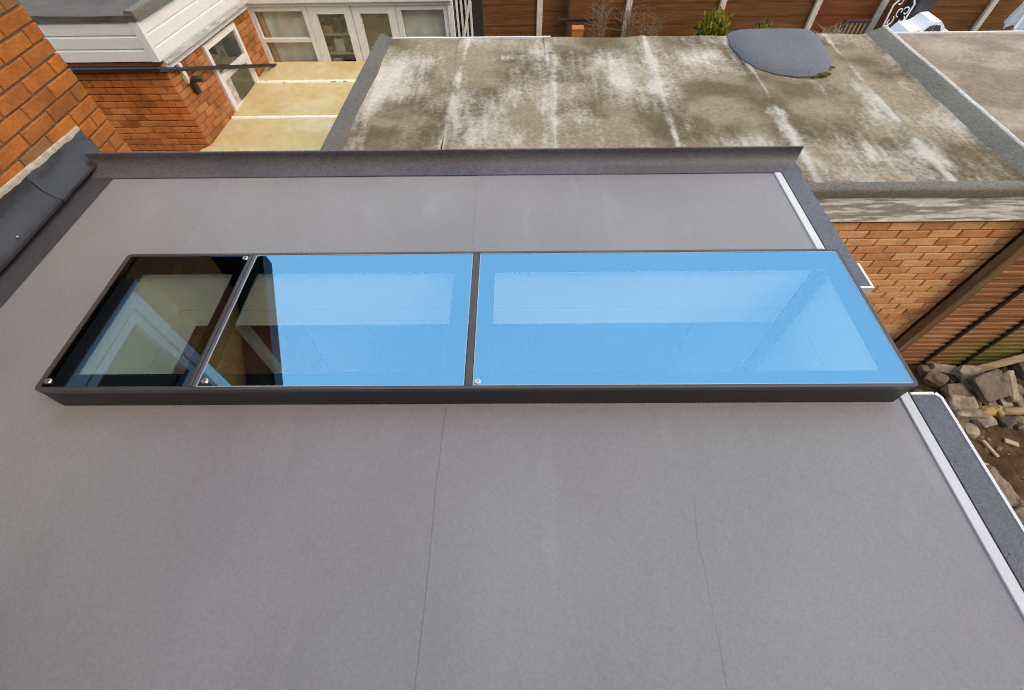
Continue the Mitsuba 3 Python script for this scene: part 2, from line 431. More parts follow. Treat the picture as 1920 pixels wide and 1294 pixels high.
# ------------------------------------------------------------------ ground
def ground_z(x, y):
    p = np.stack([x * 1.3, y * 1.3, x * 0], -1)
    z = -2.56 + 0.16 * (meshkit.fbm(p, 4, 3) - 0.5)
    p2 = np.stack([x * 6, y * 6, x * 0], -1)
    near = np.exp(-((x - 4.5) / 1.2) ** 2 - ((y - 1.4) / 1.6) ** 2)
    z = z + near * (0.10 + 0.07 * (meshkit.fbm(p2, 4, 9) - 0.5))
    z = z + 0.14 * np.exp(-((x - 4.5) / 0.6) ** 2 - ((y - 2.25) / 0.3) ** 2)
    z = z + 0.10 * np.exp(-((x - 4.2) / 0.22) ** 2 - ((y - 2.35) / 0.2) ** 2)
    return z


g1 = grid(1.6, 9.6, -2.0, 2.9, 330, 210, ground_z)
g2 = grid(-60, 60, -40, 80, 60, 60, lambda x, y: np.full_like(x, -2.72))
obj('soil', g1, 'm_soil', None, True)
labels['soil'] = {'label': 'bare dark brown soil and rubble beside the new roof', 'kind': 'structure'}
obj('ground', g2, 'm_grass', None)
labels['ground'] = {'label': 'garden ground behind and around the buildings', 'kind': 'structure'}

# ------------------------------------------------------------------ bricks
_BRICK = {}


def brick_dict(L, H, D, mat, var):
    key = (round(L, 3), H, D, mat, var)
    if key not in _BRICK:
        c = 0.004
        r = np.random.default_rng(100 + var)
        j = r.uniform(-0.0018, 0.0018, (4, 2))
        o = np.array([[0, 0], [L, 0], [L, H], [0, H]], float) + j
        i = np.array([[c, c], [L - c, c], [L - c, H - c], [c, H - c]], float) + j
        V = [(a, D, b) for a, b in o] + [(a, c, b) for a, b in o] + [(a, 0, b) for a, b in i]
        F = []
        for a in range(4):
            b = (a + 1) % 4
            F += [[a, b, b + 4], [a, b + 4, a + 4], [a + 4, b + 4, b + 8], [a + 4, b + 8, a + 8]]
        F += [[8, 9, 10], [8, 10, 11]]
        _BRICK[key] = mikit.ply(tri(V, F), mat)
    return _BRICK[key]


def brick_wall(holder, o, u, n, length, rows, mats, seed, skip=None, gap=None, H=0.065, course=0.075, L=0.215, weights=None, name='brick', start=0):
    """Bricks from o along u (unit), standing out of the plane along n. skip(s0, s1, z0, z1) leaves one out."""
    r = np.random.default_rng(seed)
    B = basis(o, u, n)
    k = 0
    for row in range(rows):
        s = -(L + 0.01) / 2 if (row + start) % 2 else 0.0
        while s < length - 0.03:
            z = row * course
            parts = [(max(s, 0.0), min(s + L, length))]
            if gap and o[2] + z + H > gap[2] and o[2] + z < gap[3]:
                parts = [(parts[0][0], min(parts[0][1], gap[0])), (max(parts[0][0], gap[1]), parts[0][1])]
            for a, b in parts:
                if b - a <= 0.02 or (skip and skip(a, b, o[2] + z, o[2] + z + H)):
                    continue
                m = mats[r.choice(len(mats), p=weights)]
                d = brick_dict(b - a, H, 0.05, m, int(r.integers(0, 4)))
                M = B @ np.array(T().translate([a, float(r.uniform(-0.002, 0.002)), z]).rotate([0, 1, 0], float(r.uniform(-0.35, 0.35))).matrix, float).reshape(4, 4)
                key = f'{holder}__{name}' if k == 0 else f'{holder}__{name}_{k:03d}'
                scene[key] = {**d, 'to_world': T(M)}
                k += 1
            s += L + 0.01


# ------------------------------------------------------------------ 1. the new flat-roofed extension under the camera
ext = thing('flat_roof_extension', 'new single storey extension with smooth grey flat roof and dark upturned edges', 'building')
XL, XR, YF, YB = -2.535, 1.483, -2.58, 2.31
hole = sbox(-1.72, 0.84, 1.42, 1.47)
wob = lambda y: 0.0025 * math.sin(y * 9) + 0.0015 * math.sin(y * 23 + 1)
seamA = [(-0.285 - 0.0 + wob(y) + 0.012 * (y + 0.06), y) for y in np.linspace(YF, 0.82, 30)] + [(-0.215 + 0.6 * wob(y), y) for y in np.linspace(1.52, YB, 14)]
seamB = [(0.575 + 0.9 * wob(y * 1.3) + (0.0 if y < 0 else 0.03 * y) + 0.012 * math.exp(-((y - 0.44) / 0.06) ** 2), y) for y in np.linspace(YF, 0.82, 36)]
shA = Polygon([(XL, YF)] + seamA + [(XL, YB)])
shB = Polygon([(x + (0.0009 if y < 1 else 0.0006), y) for x, y in seamA][::-1] + [(x, y) for x, y in seamB] + [(0.60, YB)]).buffer(0)
shC = Polygon([(x + (0.0010 if y < 0.46 else 0.0002), y) for x, y in seamB] + [(0.6002, YB), (XR, YB), (XR, YF)]).buffer(0)
obj('membrane_sheet', prisms(shA.difference(hole), -0.004, 0.0), 'm_membrane', ext)
obj('membrane_sheet', prisms(shB.difference(hole), -0.004, 0.0016), 'm_membrane', ext)
obj('membrane_sheet', prisms(shC.difference(hole), -0.004, 0.0006), 'm_membrane', ext)
deckp = sbox(XL, YF, 1.526, 2.415).difference(hole)
obj('roof_deck', prisms(deckp, -0.30, -0.0055), 'm_timber_dark', ext)
# dark strip along the house wall
obj('edge_strip', prism([(-2.53, YF), (-2.372, YF), (-2.352, 1.3), (-2.336, 2.302), (-2.53, 2.302)], 0.003, 0.009), 'm_strip_dark', ext)
# raised kerb along the far edge, concave towards the roof
prof = [(2.298, 0.003), (2.298, 0.008), (2.325, 0.011), (2.350, 0.018), (2.370, 0.031), (2.383, 0.050), (2.388, 0.070), (2.386, 0.090), (2.381, 0.106), (2.383, 0.112), (2.390, 0.113), (2.400, 0.104), (2.410, 0.08), (2.412, -0.32), (2.40, -0.32), (2.40, 0.003)]
up = prism(prof, -2.47, 1.632, 'x')
v = np.array(up.vertices)
k = v[:, 0] > 1.58
v[k, 0] -= 0.30 * np.clip(0.06 - np.abs(v[k, 2] - 0.045), 0, 0.06) * 0.8 - 0.018 * (v[k, 2] < 0.012)
up.vertices = v
obj('roof_kerb', up, 'm_trim_dark', ext, 40, 'dark curved upstand along the far edge of the roof')
# right verge: white batten, dark mineral strip in two lengths, white drip trim and fascia
obj('verge_batten', bx(1.484, 1.524, YF, 2.297, -0.02, 0.008, 0.002), 'm_batten', ext, False, 'white strip along the right edge of the roof')
for (y0, y1, yo) in ((YF, 0.848, (YF, 0.848)), (1.412, 2.297, (1.412, 1.56))):
    ch = 0.013 if y0 < 0 else 0.0
    obj('verge_strip', prism([(1.5265, y0), (1.628, y0), (1.628, y1 - ch), (1.628 - ch, y1), (1.5265, y1)], -0.012, 0.010), 'm_trim_dark', ext)
    obj('drip_trim', prism([(1.629, yo[0]), (1.640, yo[0]), (1.640, yo[1] - ch), (1.640 - ch, yo[1] + (0.011 if ch else 0)), (1.628 - ch, yo[1]), (1.629, yo[1] - ch - 0.002)], -0.02, 0.013), 'm_white', ext)
    if ch:
        obj('end_trim', bx(1.527, 1.628 - ch, y1, y1 + 0.011, -0.02, 0.013), 'm_white', ext)
    else:
        obj('end_trim', bx(1.527, 1.640, y0 - 0.012, y0 - 0.0003, -0.02, 0.013), 'm_white', ext)
    obj('fascia_board', bx(1.531, 1.637, y0 + 0.002, y1 - 0.004 - ch, -0.16, -0.0125), 'm_white', ext)
    # butt joint and fixings of the strip
    for yj in np.arange(y0 + 0.16, y1 - 0.05, 0.30):
        obj('clout_nail', trimesh.creation.icosphere(subdivisions=1, radius=0.0035).apply_scale([1, 1, 0.5]).apply_translation([1.545, yj, 0.0105]), 'm_slot', ext)
# walls and the room under the rooflight
obj('side_wall', bx(1.406, 1.52, -0.1, 2.41, -2.72, -0.302), 'm_plaster', ext)
obj('side_wall', bx(1.406, 1.52, YF, -2.3, -2.72, -0.302), 'm_plaster', ext)
obj('door_lintel', bx(1.406, 1.52, -2.298, -0.102, -0.50, -0.302), 'm_plaster', ext)
obj('back_wall', bx(-2.425, 1.405, 2.30, 2.41, -2.72, -0.302), 'm_plaster', ext)
obj('room_side_wall', bx(-2.53, -2.43, YF, 2.298, -2.72, -0.302), 'm_plaster', ext)
obj('room_floor', bx(-2.428, 1.398, YF, 2.298, -2.70, -2.45), 'm_room_floor', ext)
obj('ceiling', prisms(sbox(-2.428, YF, 1.398, 2.298).difference(sbox(-1.699, 0.847, 1.404, 1.463)), -0.318, -0.303), 'm_ceiling', ext)
for z0, z1 in ((-0.177, 0.104), (-0.3015, -0.182)):
    obj('shaft_lining', bx(-1.70, 1.340, 1.4505, 1.4645, z0, z1), 'm_plaster', ext)
    obj('shaft_lining', bx(-1.70, 1.390, 0.8455, 0.8595, z0, z1), 'm_plaster', ext)
    obj('shaft_lining', bx(-1.6975, -1.6835, 0.860, 1.450, z0, z1), 'm_plaster', ext)
    obj('shaft_lining', bx(1.391, 1.405, 0.860, 1.400, z0, z1), 'm_plaster', ext)
obj('corner_post', bx(1.343, 1.397, 1.402, 1.449, -2.45, 0.10), 'm_timber_dark', ext)
kit = thing('kitchen_unit', 'tall dark kitchen units along the room wall under the rooflight', 'cupboard')
for i in range(4):
    obj('door', bx(-1.10 + i * 0.6, -0.506 + i * 0.6, 2.02, 2.038, -2.35, -0.62, 0.003), 'm_dark_units', kit)
obj('carcass', bx(-1.11, 1.30, 2.04, 2.295, -2.449, -0.60), 'm_dark_units', kit)
obj('worktop', bx(-1.12, 1.31, 2.00, 2.296, -0.597, -0.57), 'm_dark_units', kit)
wd = thing('wardrobe', 'brown wooden wardrobe standing in the room corner under the rooflight', 'wardrobe')
obj('carcass', bx(-2.42, -1.76, 1.80, 2.29, -2.449, -0.80, 0.004), 'm_door_wood', wd)
for a in (-2.41, -2.085):
    obj('door', bx(a, a + 0.315, 1.776, 1.797, -2.38, -0.83, 0.004), 'm_door_wood', wd)
obj('pillar', bx(-1.66, -1.61, 1.62, 1.67, -2.449, -0.319), 'm_plaster', ext, False, 'pale pillar in the room seen through the middle pane')

# ------------------------------------------------------------------ 2. rooflight
rl = thing('rooflight', 'long black framed rooflight of three glass panes reflecting the blue sky', 'skylight')
X0, X1, Y0, Y1, ZT = -1.785, 1.465, 0.820, 1.540, 0.122
outer = sbox(X0, Y0, X1, Y1)
rounded = outer.buffer(-0.02).buffer(0.02, quad_segs=4)
obj('kerb', prisms(rounded.buffer(-0.002).difference(sbox(-1.712, 0.836, 1.412, 1.478)), 0.002, 0.104), 'm_frame_dark', rl)
inner = sbox(X0 + 0.017, Y0 + 0.013, X1 - 0.014, Y1 - 0.012)
obj('frame_lip', prisms(rounded.difference(inner), 0.1045, ZT + 0.002), 'm_frame_lip', rl)
PANES = [(X0 + 0.018, -1.2165), (-1.1845, -0.1925), (-0.1605, X1 - 0.015)]
obj('mullion', bx(-1.2155, -1.2035, Y0 + 0.014, Y1 - 0.013, 0.1045, ZT + 0.003, 0.002), 'm_frame_lip', rl)
obj('mullion', bx(-1.1995, -1.1855, Y0 + 0.014, Y1 - 0.013, 0.1045, ZT + 0.003, 0.002), 'm_frame_lip_blue', rl)
obj('mullion', bx(-0.1905, -0.1625, Y0 + 0.014, Y1 - 0.013, 0.1045, ZT + 0.002, 0.002), 'm_frame_lip', rl)
CLEAR = [(-1.659, -1.254), (-1.145, -0.272), (-0.092, 1.357)]
CAPS = [(-1.750, 0.860), (-1.161, 0.859), (-0.142, 0.850), (-1.231, 1.508)]
ypl, yph = Y0 + 0.0145, Y1 - 0.0135
for i, ((a, b), (c, d)) in enumerate(zip(PANES, CLEAR)):
    lab = ('small dark left pane showing the room below', 'middle pane half dark and half blue with reflections', 'largest right hand pane mirroring blue sky')[i]
    q = tri([(c, 0.891, ZT), (d, 0.891, ZT), (d, 1.413, ZT), (c, 1.413, ZT)], [[0, 1, 2], [0, 2, 3]])
    gp = obj('glass_pane', q, 'm_vent_glass' if i == 0 else 'm_solar_glass', rl, False, lab)
    ring = sbox(a, ypl, b, yph).difference(sbox(c, 0.891, d, 1.413))
    obj('printed_border', prisms(ring, ZT - 0.006, ZT), 'm_vent_border' if i == 0 else 'm_solar_border', gp)
    w = 0.0024
    edge = sbox(a, ypl, b, yph).difference(sbox(a + (0.002 if i == 0 else w), ypl + w, b - w, yph - 0.0025))
    obj('edge_seal', prisms(edge, 0.1155, ZT + 0.0012), 'm_edge_seal' if i else 'm_frame_lip', gp)
cp = [(0.0, 0.0), (0.0125, 0.0), (0.0125, 0.003), (0.0105, 0.0052), (0.0075, 0.0052), (0.0070, 0.0040), (0.0, 0.0040)]
for (x, y) in CAPS:
    m = trimesh.creation.revolve(np.array(cp), sections=28)
    m.apply_translation([x, y, ZT + 0.0004])
    ck = obj('screw_cap', m, 'm_chrome', rl, 30)
    sl = cat(bx(-0.0055, 0.0055, -0.0009, 0.0009, 0, 0.0012), bx(-0.0009, 0.0009, -0.0055, -0.001, 0, 0.0012), bx(-0.0009, 0.0009, 0.001, 0.0055, 0, 0.0012))
    sl.apply_transform(trimesh.transformations.rotation_matrix(0.5 + x * 3, [0, 0, 1]))
    sl.apply_translation([x, y, ZT + 0.0046])
    obj('slot', sl, 'm_slot', ck)

# ------------------------------------------------------------------ 3. brick house on the left with its lead flashing
hs = thing('brick_house', 'house with bright orange brick gable wall rising at the left edge', 'house')
ZB = -0.416
wl = obj('wall', cat(bx(-6.0, -2.546, -1.2, 2.757, -2.72, 0.79), bx(-6.0, -2.537, -1.2, 2.757, 0.791, 1.70)), 'm_mortar', hs)
gable = prism([(-1.2, 1.702), (2.757, 1.702), (2.757, 1.72), (-0.4, 4.85), (-1.2, 4.1)], -6.0, -2.537, 'x')
obj('gable', cat(gable, bx(-2.5365, -2.5355, -1.2, 2.757, 0.80, 1.70)), 'm_brickwork', hs)
brick_wall(wl, (-2.535, 0.757, ZB), (0, 1, 0), (1, 0, 0), 2.015, 16, NEAR, 11, weights=[.55, .28, .17],
           skip=lambda a, b, z0, z1: z1 < -0.30 and a < 1.3)
# returns of the corner bricks (the gable's end face)
brick_wall(wl, (-6.0, 2.772, ZB - 0.0), (1, 0, 0), (0, 1, 0), 0.0, 0, NEAR, 12)
for i in range(16):
    m = bx(-2.80, -2.5365 - 0.012, 2.7575, 2.771, ZB + i * 0.075, ZB + i * 0.075 + 0.065)
    obj('return_brick', m, NEAR[i % 2], wl)
wn = obj('window', moved(upright(frame_ring(0, 1.10, 0, 1.25, 0.085, 0, 0.06)), basis((-2.475, 0.87, 0.82), (0, 1, 0), (1, 0, 0)) @ np.array(T().translate([0, 0.06, 0]).matrix, float).reshape(4, 4)), 'm_white', hs)
obj('sash', moved(upright(frame_ring(0.10, 1.00, 0.10, 0.80, 0.055, 0, 0.05)), basis((-2.475, 0.87, 0.82), (0, 1, 0), (1, 0, 0)) @ np.array(T().translate([0, 0.055, 0]).matrix, float).reshape(4, 4)), 'm_white', wn)
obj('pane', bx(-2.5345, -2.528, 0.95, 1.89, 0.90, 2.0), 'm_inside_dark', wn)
obj('sill', bx(-2.534, -2.44, 0.80, 2.02, 0.775, 0.815, 0.005), 'm_white', wn)
roofp = [(3.0, 1.52), (3.03, 1.64), (-0.35, 5.0), (-3.6, 1.75), (-3.6, 1.55), (-0.35, 4.84)]
obj('roof', prism(roofp, -6.2, -2.30, 'x'), 'm_felt_house', hs)
obj('bargeboard', prism([(3.02, 1.47), (3.04, 1.65), (-0.35, 5.02), (-0.35, 4.83)], -2.299, -2.27, 'x'), 'm_frame_dark', hs)
obj('rear_wall', bx(-2.53, 7.0, -3.0, -2.60, -2.72, 4.6), 'm_brickwork', hs)
obj('rear_roof', prism([(-2.45, 4.58), (-2.45, 4.70), (-6.0, 7.9), (-6.0, 7.75)], -2.28, 7.2, 'x'), 'm_felt_house', hs)
# pale pointing above the lead
ys = np.linspace(0.8, 2.535, 90)
nz = meshkit.fbm(np.stack([ys * 14, ys * 0, ys * 0], 1), 3, 5) - 0.5
lo = 0.243 - (ys - 1.3) * 0.05 - 0.012 + 0.030 * nz
hi_ = 0.250 - (ys - 1.3) * 0.05 + 0.006 * nz
V, F = [], []
for a, b, c in zip(ys, lo, hi_):
    V += [(-2.5345, a, b - 0.02), (-2.526, a, b), (-2.528, a, c), (-2.5345, a, c + 0.002)]
for i in range(len(ys) - 1):
    for j in range(3):
        a = i * 4 + j
        F += [[a, a + 4, a + 5], [a, a + 5, a + 1]]
obj('mortar_fillet', tri(V, F), 'm_pointing', hs, 40)
# lead flashing in lapped lengths
fl = thing('lead_flashing', 'dark lead flashing in lapped sheets dressed along the foot of the brick wall', 'flashing')
lp = np.array([(-2.531, 0.0), (-2.524, -0.05), (-2.512, -0.095), (-2.492, -0.125), (-2.468, -0.145), (-2.447, -0.157), (-2.446, -0.171), (-2.455, -0.175)])
for n_, (ya, yb) in enumerate(((0.3, 1.20), (1.18, 2.07), (2.05, 2.54))):
    t = np.linspace(0, 1, 24)
    V, F = [], []
    for s in t:
        for j, (x, dz) in enumerate(lp):
            skew = -0.085 * (j / 7.0) * (s if n_ == 2 else 0.0) - (0.03 * (j / 7) if n_ < 2 or s < 1 else 0) * (1 if n_ == 2 or s > 0 else 1) * 0.5
            y = ya + (yb - ya) * s + skew
            top = 0.243 - (y - 1.3) * 0.05 - 0.012
            ww = meshkit.fbm(np.array([[y * 7, x * 9, 2.0]]), 3, 4)[0] - 0.5
            V.append((x + 0.007 * (n_ - 1) * (1 - s) * (j > 0) + 0.012 * ww * (j > 0), y, max(top + dz * (top - 0.052) / 0.157, 0.012)))
    m = len(lp)
    for i in range(len(t) - 1):
        for j in range(m - 1):
            a = i * m + j
            F += [[a, a + 1, a + m + 1], [a, a + m + 1, a + m]]
    b0 = len(V)
    for j in range(m):
        V.append((V[j][0] - 0.008, V[j][1] + 0.001, V[j][2] - 0.006))
    for j in range(m - 1):
        F += [[j, b0 + j, b0 + j + 1], [j, b0 + j + 1, j + 1]]
    obj('lead_sheet', tri(V, F), 'm_lead', fl, 50)
obj('clip', trimesh.creation.icosphere(subdivisions=2, radius=0.006).apply_translation([-2.462, 1.72, 0.075]), 'm_chrome', fl, True)

# ------------------------------------------------------------------ 4. brick outbuilding with the old stained felt roof
ob = thing('brick_outbuilding', 'low brick outbuilding with weathered brown flat felt roof streaked with pale stains', 'building')
ow = obj('wall', cat(bx(-1.40, 3.70, 2.591, 2.75, -2.72, -0.57), bx(3.702, 8.2, 2.63, 2.75, -2.72, -0.57), bx(-1.40, 8.2, 4.9, 5.02, -2.72, -0.40), bx(-1.40, -1.25, 2.76, 4.89, -2.72, -0.40)), 'm_mortar_dark', ob)
brick_wall(ow, (1.36, 2.58, -2.47), (1, 0, 0), (0, -1, 0), 3.70 - 1.36, 25, TAN, 21, weights=[.68, .32])
rr = np.random.default_rng(5)
seams = [-1.295, -0.51, 0.325, 1.235, 2.11, 3.0, 3.450]
for i in range(6):
    def zf(x, y, i=i):
        p = np.stack([x * 2.2, y * 2.2, x * 0 + i], -1)
        q = (x - seams[i]) / (seams[i + 1] - seams[i])
        return -0.330 + 0.030 * (meshkit.fbm(p, 3, 2) - 0.5) + 0.013 * np.exp(-((1 - q) / 0.05) ** 2) - 0.004 * q
    s = grid(seams[i] - 0.03, seams[i + 1], 2.66, 5.06, 26, 60, zf)
    v = np.array(s.vertices)
    right = v[:, 0] > seams[i + 1] - 0.01
    jag = 0.03 * (meshkit.fbm(np.stack([v[:, 1] * 5, v[:, 1] * 0, v[:, 1] * 0 + i], 1), 3, 8) - 0.5)
    lean = (0.10, 0.06, 0.09, 0.04, 0.0, 0.0)[i] * (v[:, 1] - 3.9) / 1.9 * (v[:, 0] - seams[i]) / (seams[i + 1] - seams[i])
    v[:, 0] += lean + jag * right
    skirt = v[right].copy()
    skirt = skirt[np.argsort(skirt[:, 1])]
    low = skirt - [-0.001, 0, 0.022]
    n0 = len(skirt)
    sk = tri(np.vstack([skirt, low]), [f for a in range(n0 - 1) for f in ([a, n0 + a, n0 + a + 1], [a, n0 + a + 1, a + 1])])
    s.vertices = v
    obj('felt_strip', cat(s, sk), 'm_oldfelt', ob)
obj('felt_strip', grid(3.64, 8.2, 2.66, 5.045, 60, 30, lambda x, y: -0.340 + 0.025 * (meshkit.fbm(np.stack([x * 2, y * 2, x * 0], -1), 3, 6) - 0.5)), 'm_oldfelt_right', ob, False, 'pale brown felt roof area beyond the raised ridge at right')


def ridge(profile, shear, y0, y1, n=40, seed=0, amp=0.006):
    V, F = [], []
    yy = np.linspace(y0, y1, n)
    m = len(profile)
    for y in yy:
        w = meshkit.fbm(np.array([[y * 4, seed, 0.0]]), 3, seed)[0] - 0.5
        for (x, z) in profile:
            V.append((x + shear * (y - 2.9) + amp * w, y, z + amp * w))
    for i in range(n - 1):
        for j in range(m - 1):
            a = i * m + j
            F += [[a, a + m, a + m + 1], [a, a + m + 1, a + 1]]
    V += [tuple(np.mean(V[:m], 0)), tuple(np.mean(V[(n - 1) * m:], 0))]
    for j in range(m - 1):
        F += [[len(V) - 2, j, j + 1], [len(V) - 1, (n - 1) * m + j + 1, (n - 1) * m + j]]
    return tri(V, F)


obj('left_kerb', ridge([(-1.43, -0.50), (-1.43, -0.30), (-1.424, -0.284), (-1.41, -0.276), (-1.392, -0.278), (-1.35, -0.298), (-1.305, -0.324), (-1.285, -0.350)], 0.045, 2.60, 5.06, 40, 1), 'm_felt_left', ob, 40, 'grey mineral felt kerb along the left edge of the old roof')
obj('ridge_kerb', ridge([(3.440, -0.36), (3.445, -0.333), (3.462, -0.322), (3.52, -0.292), (3.57, -0.273), (3.588, -0.270)], 0.0, 2.60, 5.05, 40, 2, 0.004), 'm_felt_green', ob, 40, 'raised mineral felt ridge dividing the old roof from the next')
obj('ridge_cap', ridge([(3.589, -0.270), (3.597, -0.2665), (3.628, -0.269), (3.655, -0.295), (3.66, -0.36)], 0.0, 2.60, 5.05, 40, 2, 0.004), 'm_felt_cap', ob, 40)
fk = [(2.585, -0.390), (2.583, -0.345), (2.590, -0.328), (2.606, -0.319), (2.655, -0.318), (2.668, -0.324), (2.68, -0.355)]
obj('front_kerb', prism(fk + [(2.66, -0.390)], -1.42, 8.2, 'x'), 'm_felt_green', ob, 40)
obj('fascia', prism([(2.600, -0.392), (2.548, -0.563), (2.553, -0.569), (2.589, -0.569), (2.62, -0.392)], -1.40, 8.2, 'x'), 'm_fascia', ob, False, 'weathered board with flaking white paint under the roof edge')
obj('drip_edge', bx(3.66, 8.2, 5.046, 5.06, -0.36, -0.318), 'm_white', ob)
obj('drip_edge', bx(-1.22, 0.36, 5.062, 5.076, -0.36, -0.322), 'm_white', ob)
# newer grey repair patch dressed over the far edge
pp = Polygon([(2.10, 5.075), (2.06, 4.80), (2.09, 4.50), (2.17, 4.33), (2.30, 4.22), (2.46, 4.17), (2.62, 4.175), (2.76, 4.26), (2.86, 4.42), (2.92, 4.65), (2.95, 5.075)])
pm = prism(pp, 0, 0.012)
pm = pm.subdivide_to_size(0.06)
v = np.array(pm.vertices)
import shapely
bd_ = pp.union(sbox(2.10, 5.0, 2.95, 6.0)).buffer(0.001).exterior
dd = shapely.distance(shapely.points(v[:, 0], v[:, 1]), bd_)
ss = np.clip(dd / 0.26, 0, 1)
v[:, 2] = np.where(v[:, 2] > 0.006, -0.324 + 0.052 * np.sqrt(np.clip(1 - (1 - ss) ** 2, 0, 1)) * np.clip(1 - 0.25 * np.clip(v[:, 1] - 4.4, 0, 1), 0, 1), -0.36)
pm.vertices = v
obj('repair_patch', pm, 'm_felt_patch', ob, 40, 'smooth grey felt repair patch with rounded end on the old roof')
ms = []
for (x, y, r) in ((2.68, 4.19, .035), (2.73, 4.21, .03), (2.62, 4.16, .02), (2.83, 4.33, .02)):
    s = trimesh.creation.icosphere(subdivisions=2, radius=r)
    s.vertices = np.array(s.vertices) * [1.3, 0.7, 0.35] * (0.7 + 0.6 * meshkit.noise(np.array(s.vertices) * 60, 3)[:, None])
    ms.append(s.apply_translation([x, y, -0.318]))
ok_ = obj('moss', cat(*ms), 'm_leaf_green', ob)
labels[ok_] = {'label': 'small clump of moss at the lower edge of the repair patch'}

# ------------------------------------------------------------------ 5. timber fence beside the outbuilding
fe = thing('slatted_fence', 'brown horizontally slatted timber fence running on from the brick outbuilding wall', 'fence')
obj('post', prism([(3.705, 2.485), (3.785, 2.485), (3.79, 2.49), (3.79, 2.56), (3.705, 2.56)], -2.60, -0.40), 'm_post_wood', fe, False, 'stout weathered fence post beside the brick wall')
zs = -2.52
r5 = np.random.default_rng(17)
bays = [(3.792, 4.185), (4.208, 4.605), (4.628, 5.055), (5.078, 5.50), (5.525, 5.95)]
while zs < -0.42:
    hgt = 0.066
    for (a, b) in bays:
        o = r5.uniform(-0.003, 0.003)
        pr = [(2.557, zs), (2.548 + o, zs), (2.534 + o, zs + hgt - 0.006), (2.536 + o, zs + hgt - 0.001), (2.557, zs + hgt - 0.001)]
        obj('slat', prism(pr, a, b, 'x'), 'm_slat' if r5.random() < 0.6 else 'm_slat_dark', fe)
    zs += hgt
for (a, b), (c, d) in zip(bays[:-1], bays[1:]):
    obj('batten', bx((b + c) / 2 - 0.017, (b + c) / 2 + 0.017, 2.521, 2.565, -2.5, -0.45), 'm_batten_wood', fe)
obj('gravel_board', bx(3.792, 5.95, 2.567, 2.585, -2.62, -0.44), 'm_batten_wood', fe)

# ------------------------------------------------------------------ 6. rubble
def stone(cx, cy, cz, sx, sy, sz, seed, rot=0.0, tilt=(0, 0), boxy=0.5, n=26):
    r = np.random.default_rng(seed)
    p = r.normal(size=(n, 3))
    p /= np.linalg.norm(p, axis=1, keepdims=True)
    p = np.sign(p) * np.abs(p) ** boxy
    p = p / np.abs(p).max(0) * (0.85 + 0.15 * r.random((n, 1)))
    m = trimesh.convex.convex_hull(p * [sx / 2, sy / 2, sz / 2])
    m = m.subdivide_to_size(max(sx, sy) / 7)
    m.merge_vertices()
    v = np.array(m.vertices)
    nrm = np.array(m.vertex_normals)
    v += nrm * (0.10 * min(sx, sy, sz) * 2 * (meshkit.fbm(v * 14 + seed, 4, seed)[:, None] - 0.5))
    m.vertices = v
    m.apply_transform(trimesh.transformations.euler_matrix(tilt[0], tilt[1], rot))
    m.apply_translation([cx, cy, cz])
    return m


G = 'stones of the rubble pile'
ST = [('stone', (4.30, 2.38, -2.35, .27, .20, .13, 31, -.1, (.3, -.1), .35), 'm_stone_pale', 'pale wedge shaped stone nearest the fence foot in the rubble'),
      ('stone', (4.44, 2.33, -2.27, .25, .18, .13, 32, .2, (.3, 0), .5), 'm_stone_pale', 'pale ridged stone behind the big dark slab of the rubble pile'),
      ('stone', (4.24, 2.14, -2.29, .28, .17, .11, 34, .1, (.2, .1), .5), 'm_stone_brown', 'brown pointed stone left of the big dark slab'),
      ('stone', (4.22, 2.02, -2.32, .28, .17, .16, 35, -.1, (.2, 0), .4), 'm_stone_pale', 'rounded creased block below the brown pointed stone'),
      ('stone', (4.31, 1.95, -2.38, .30, .13, .09, 36, -.05, (0, 0), .25), 'm_stone_pale', 'long flat pale slab lowest on the left of the rubble'),
      ('stone', (4.76, 2.17, -2.27, .15, .34, .08, 37, .25, (.5, .3), .4), 'm_stone_pale', 'tall pale upright slab right of the dark slab'),
      ('stone', (4.82, 2.05, -2.34, .11, .20, .08, 38, .35, (.3, 0), .4), 'm_stone_brown', 'narrow wedge stone leaning below the tall upright slab'),
      ('stone', (4.70, 2.05, -2.37, .12, .12, .10, 39, 0, (0, 0), .5), 'm_stone_pale', 'small angular stone below the right corner of the dark slab'),
      ('stone', (5.14, 2.44, -2.32, .30, .24, .22, 40, 0, (0, 0), .6), 'm_stone_dark', 'dark boulder behind the rubble at the right edge'),
      ('stone', (5.09, 2.34, -2.33, .14, .12, .10, 41, 0, (0, 0), .6), 'm_stone_brown', 'round brown stone in front of the dark boulder'),
      ('stone', (4.20, 1.25, -2.47, .30, .44, .18, 42, .3, (.1, .2), .5), 'm_stone_brown', 'large flat brown rock half buried in the soil beside the roof edge'),
      ('stone', (4.30, 1.00, -2.45, .28, .34, .20, 43, .1, (0, .1), .5), 'm_stone_pale', 'pale tan rock at the right edge below the buried brown rock'),
      ('stone', (4.55, 2.02, -2.36, .14, .10, .07, 44, .4, (0, 0), .4), 'm_stone_brown', 'small brown chip under the front edge of the dark slab'),
      ('stone', (5.02, 2.12, -2.40, .14, .14, .09, 45, .4, (0, 0), .5), 'm_stone_brown', 'brown stone right of the narrow leaning wedge')]
for nm, a, mt, lb in ST:
    solo(nm, stone(*a), mt, lb, 'stone', G, 28)
sl = stone(4.50, 2.15, -2.20, .34, .27, .06, 33, 0.28, (0.35, 0.0), 0.2, 60)
solo('stone', sl, 'm_stone_dark', 'big dark squared slab lying on top of the rubble pile', 'stone', G, 28)
rq = np.random.default_rng(41)
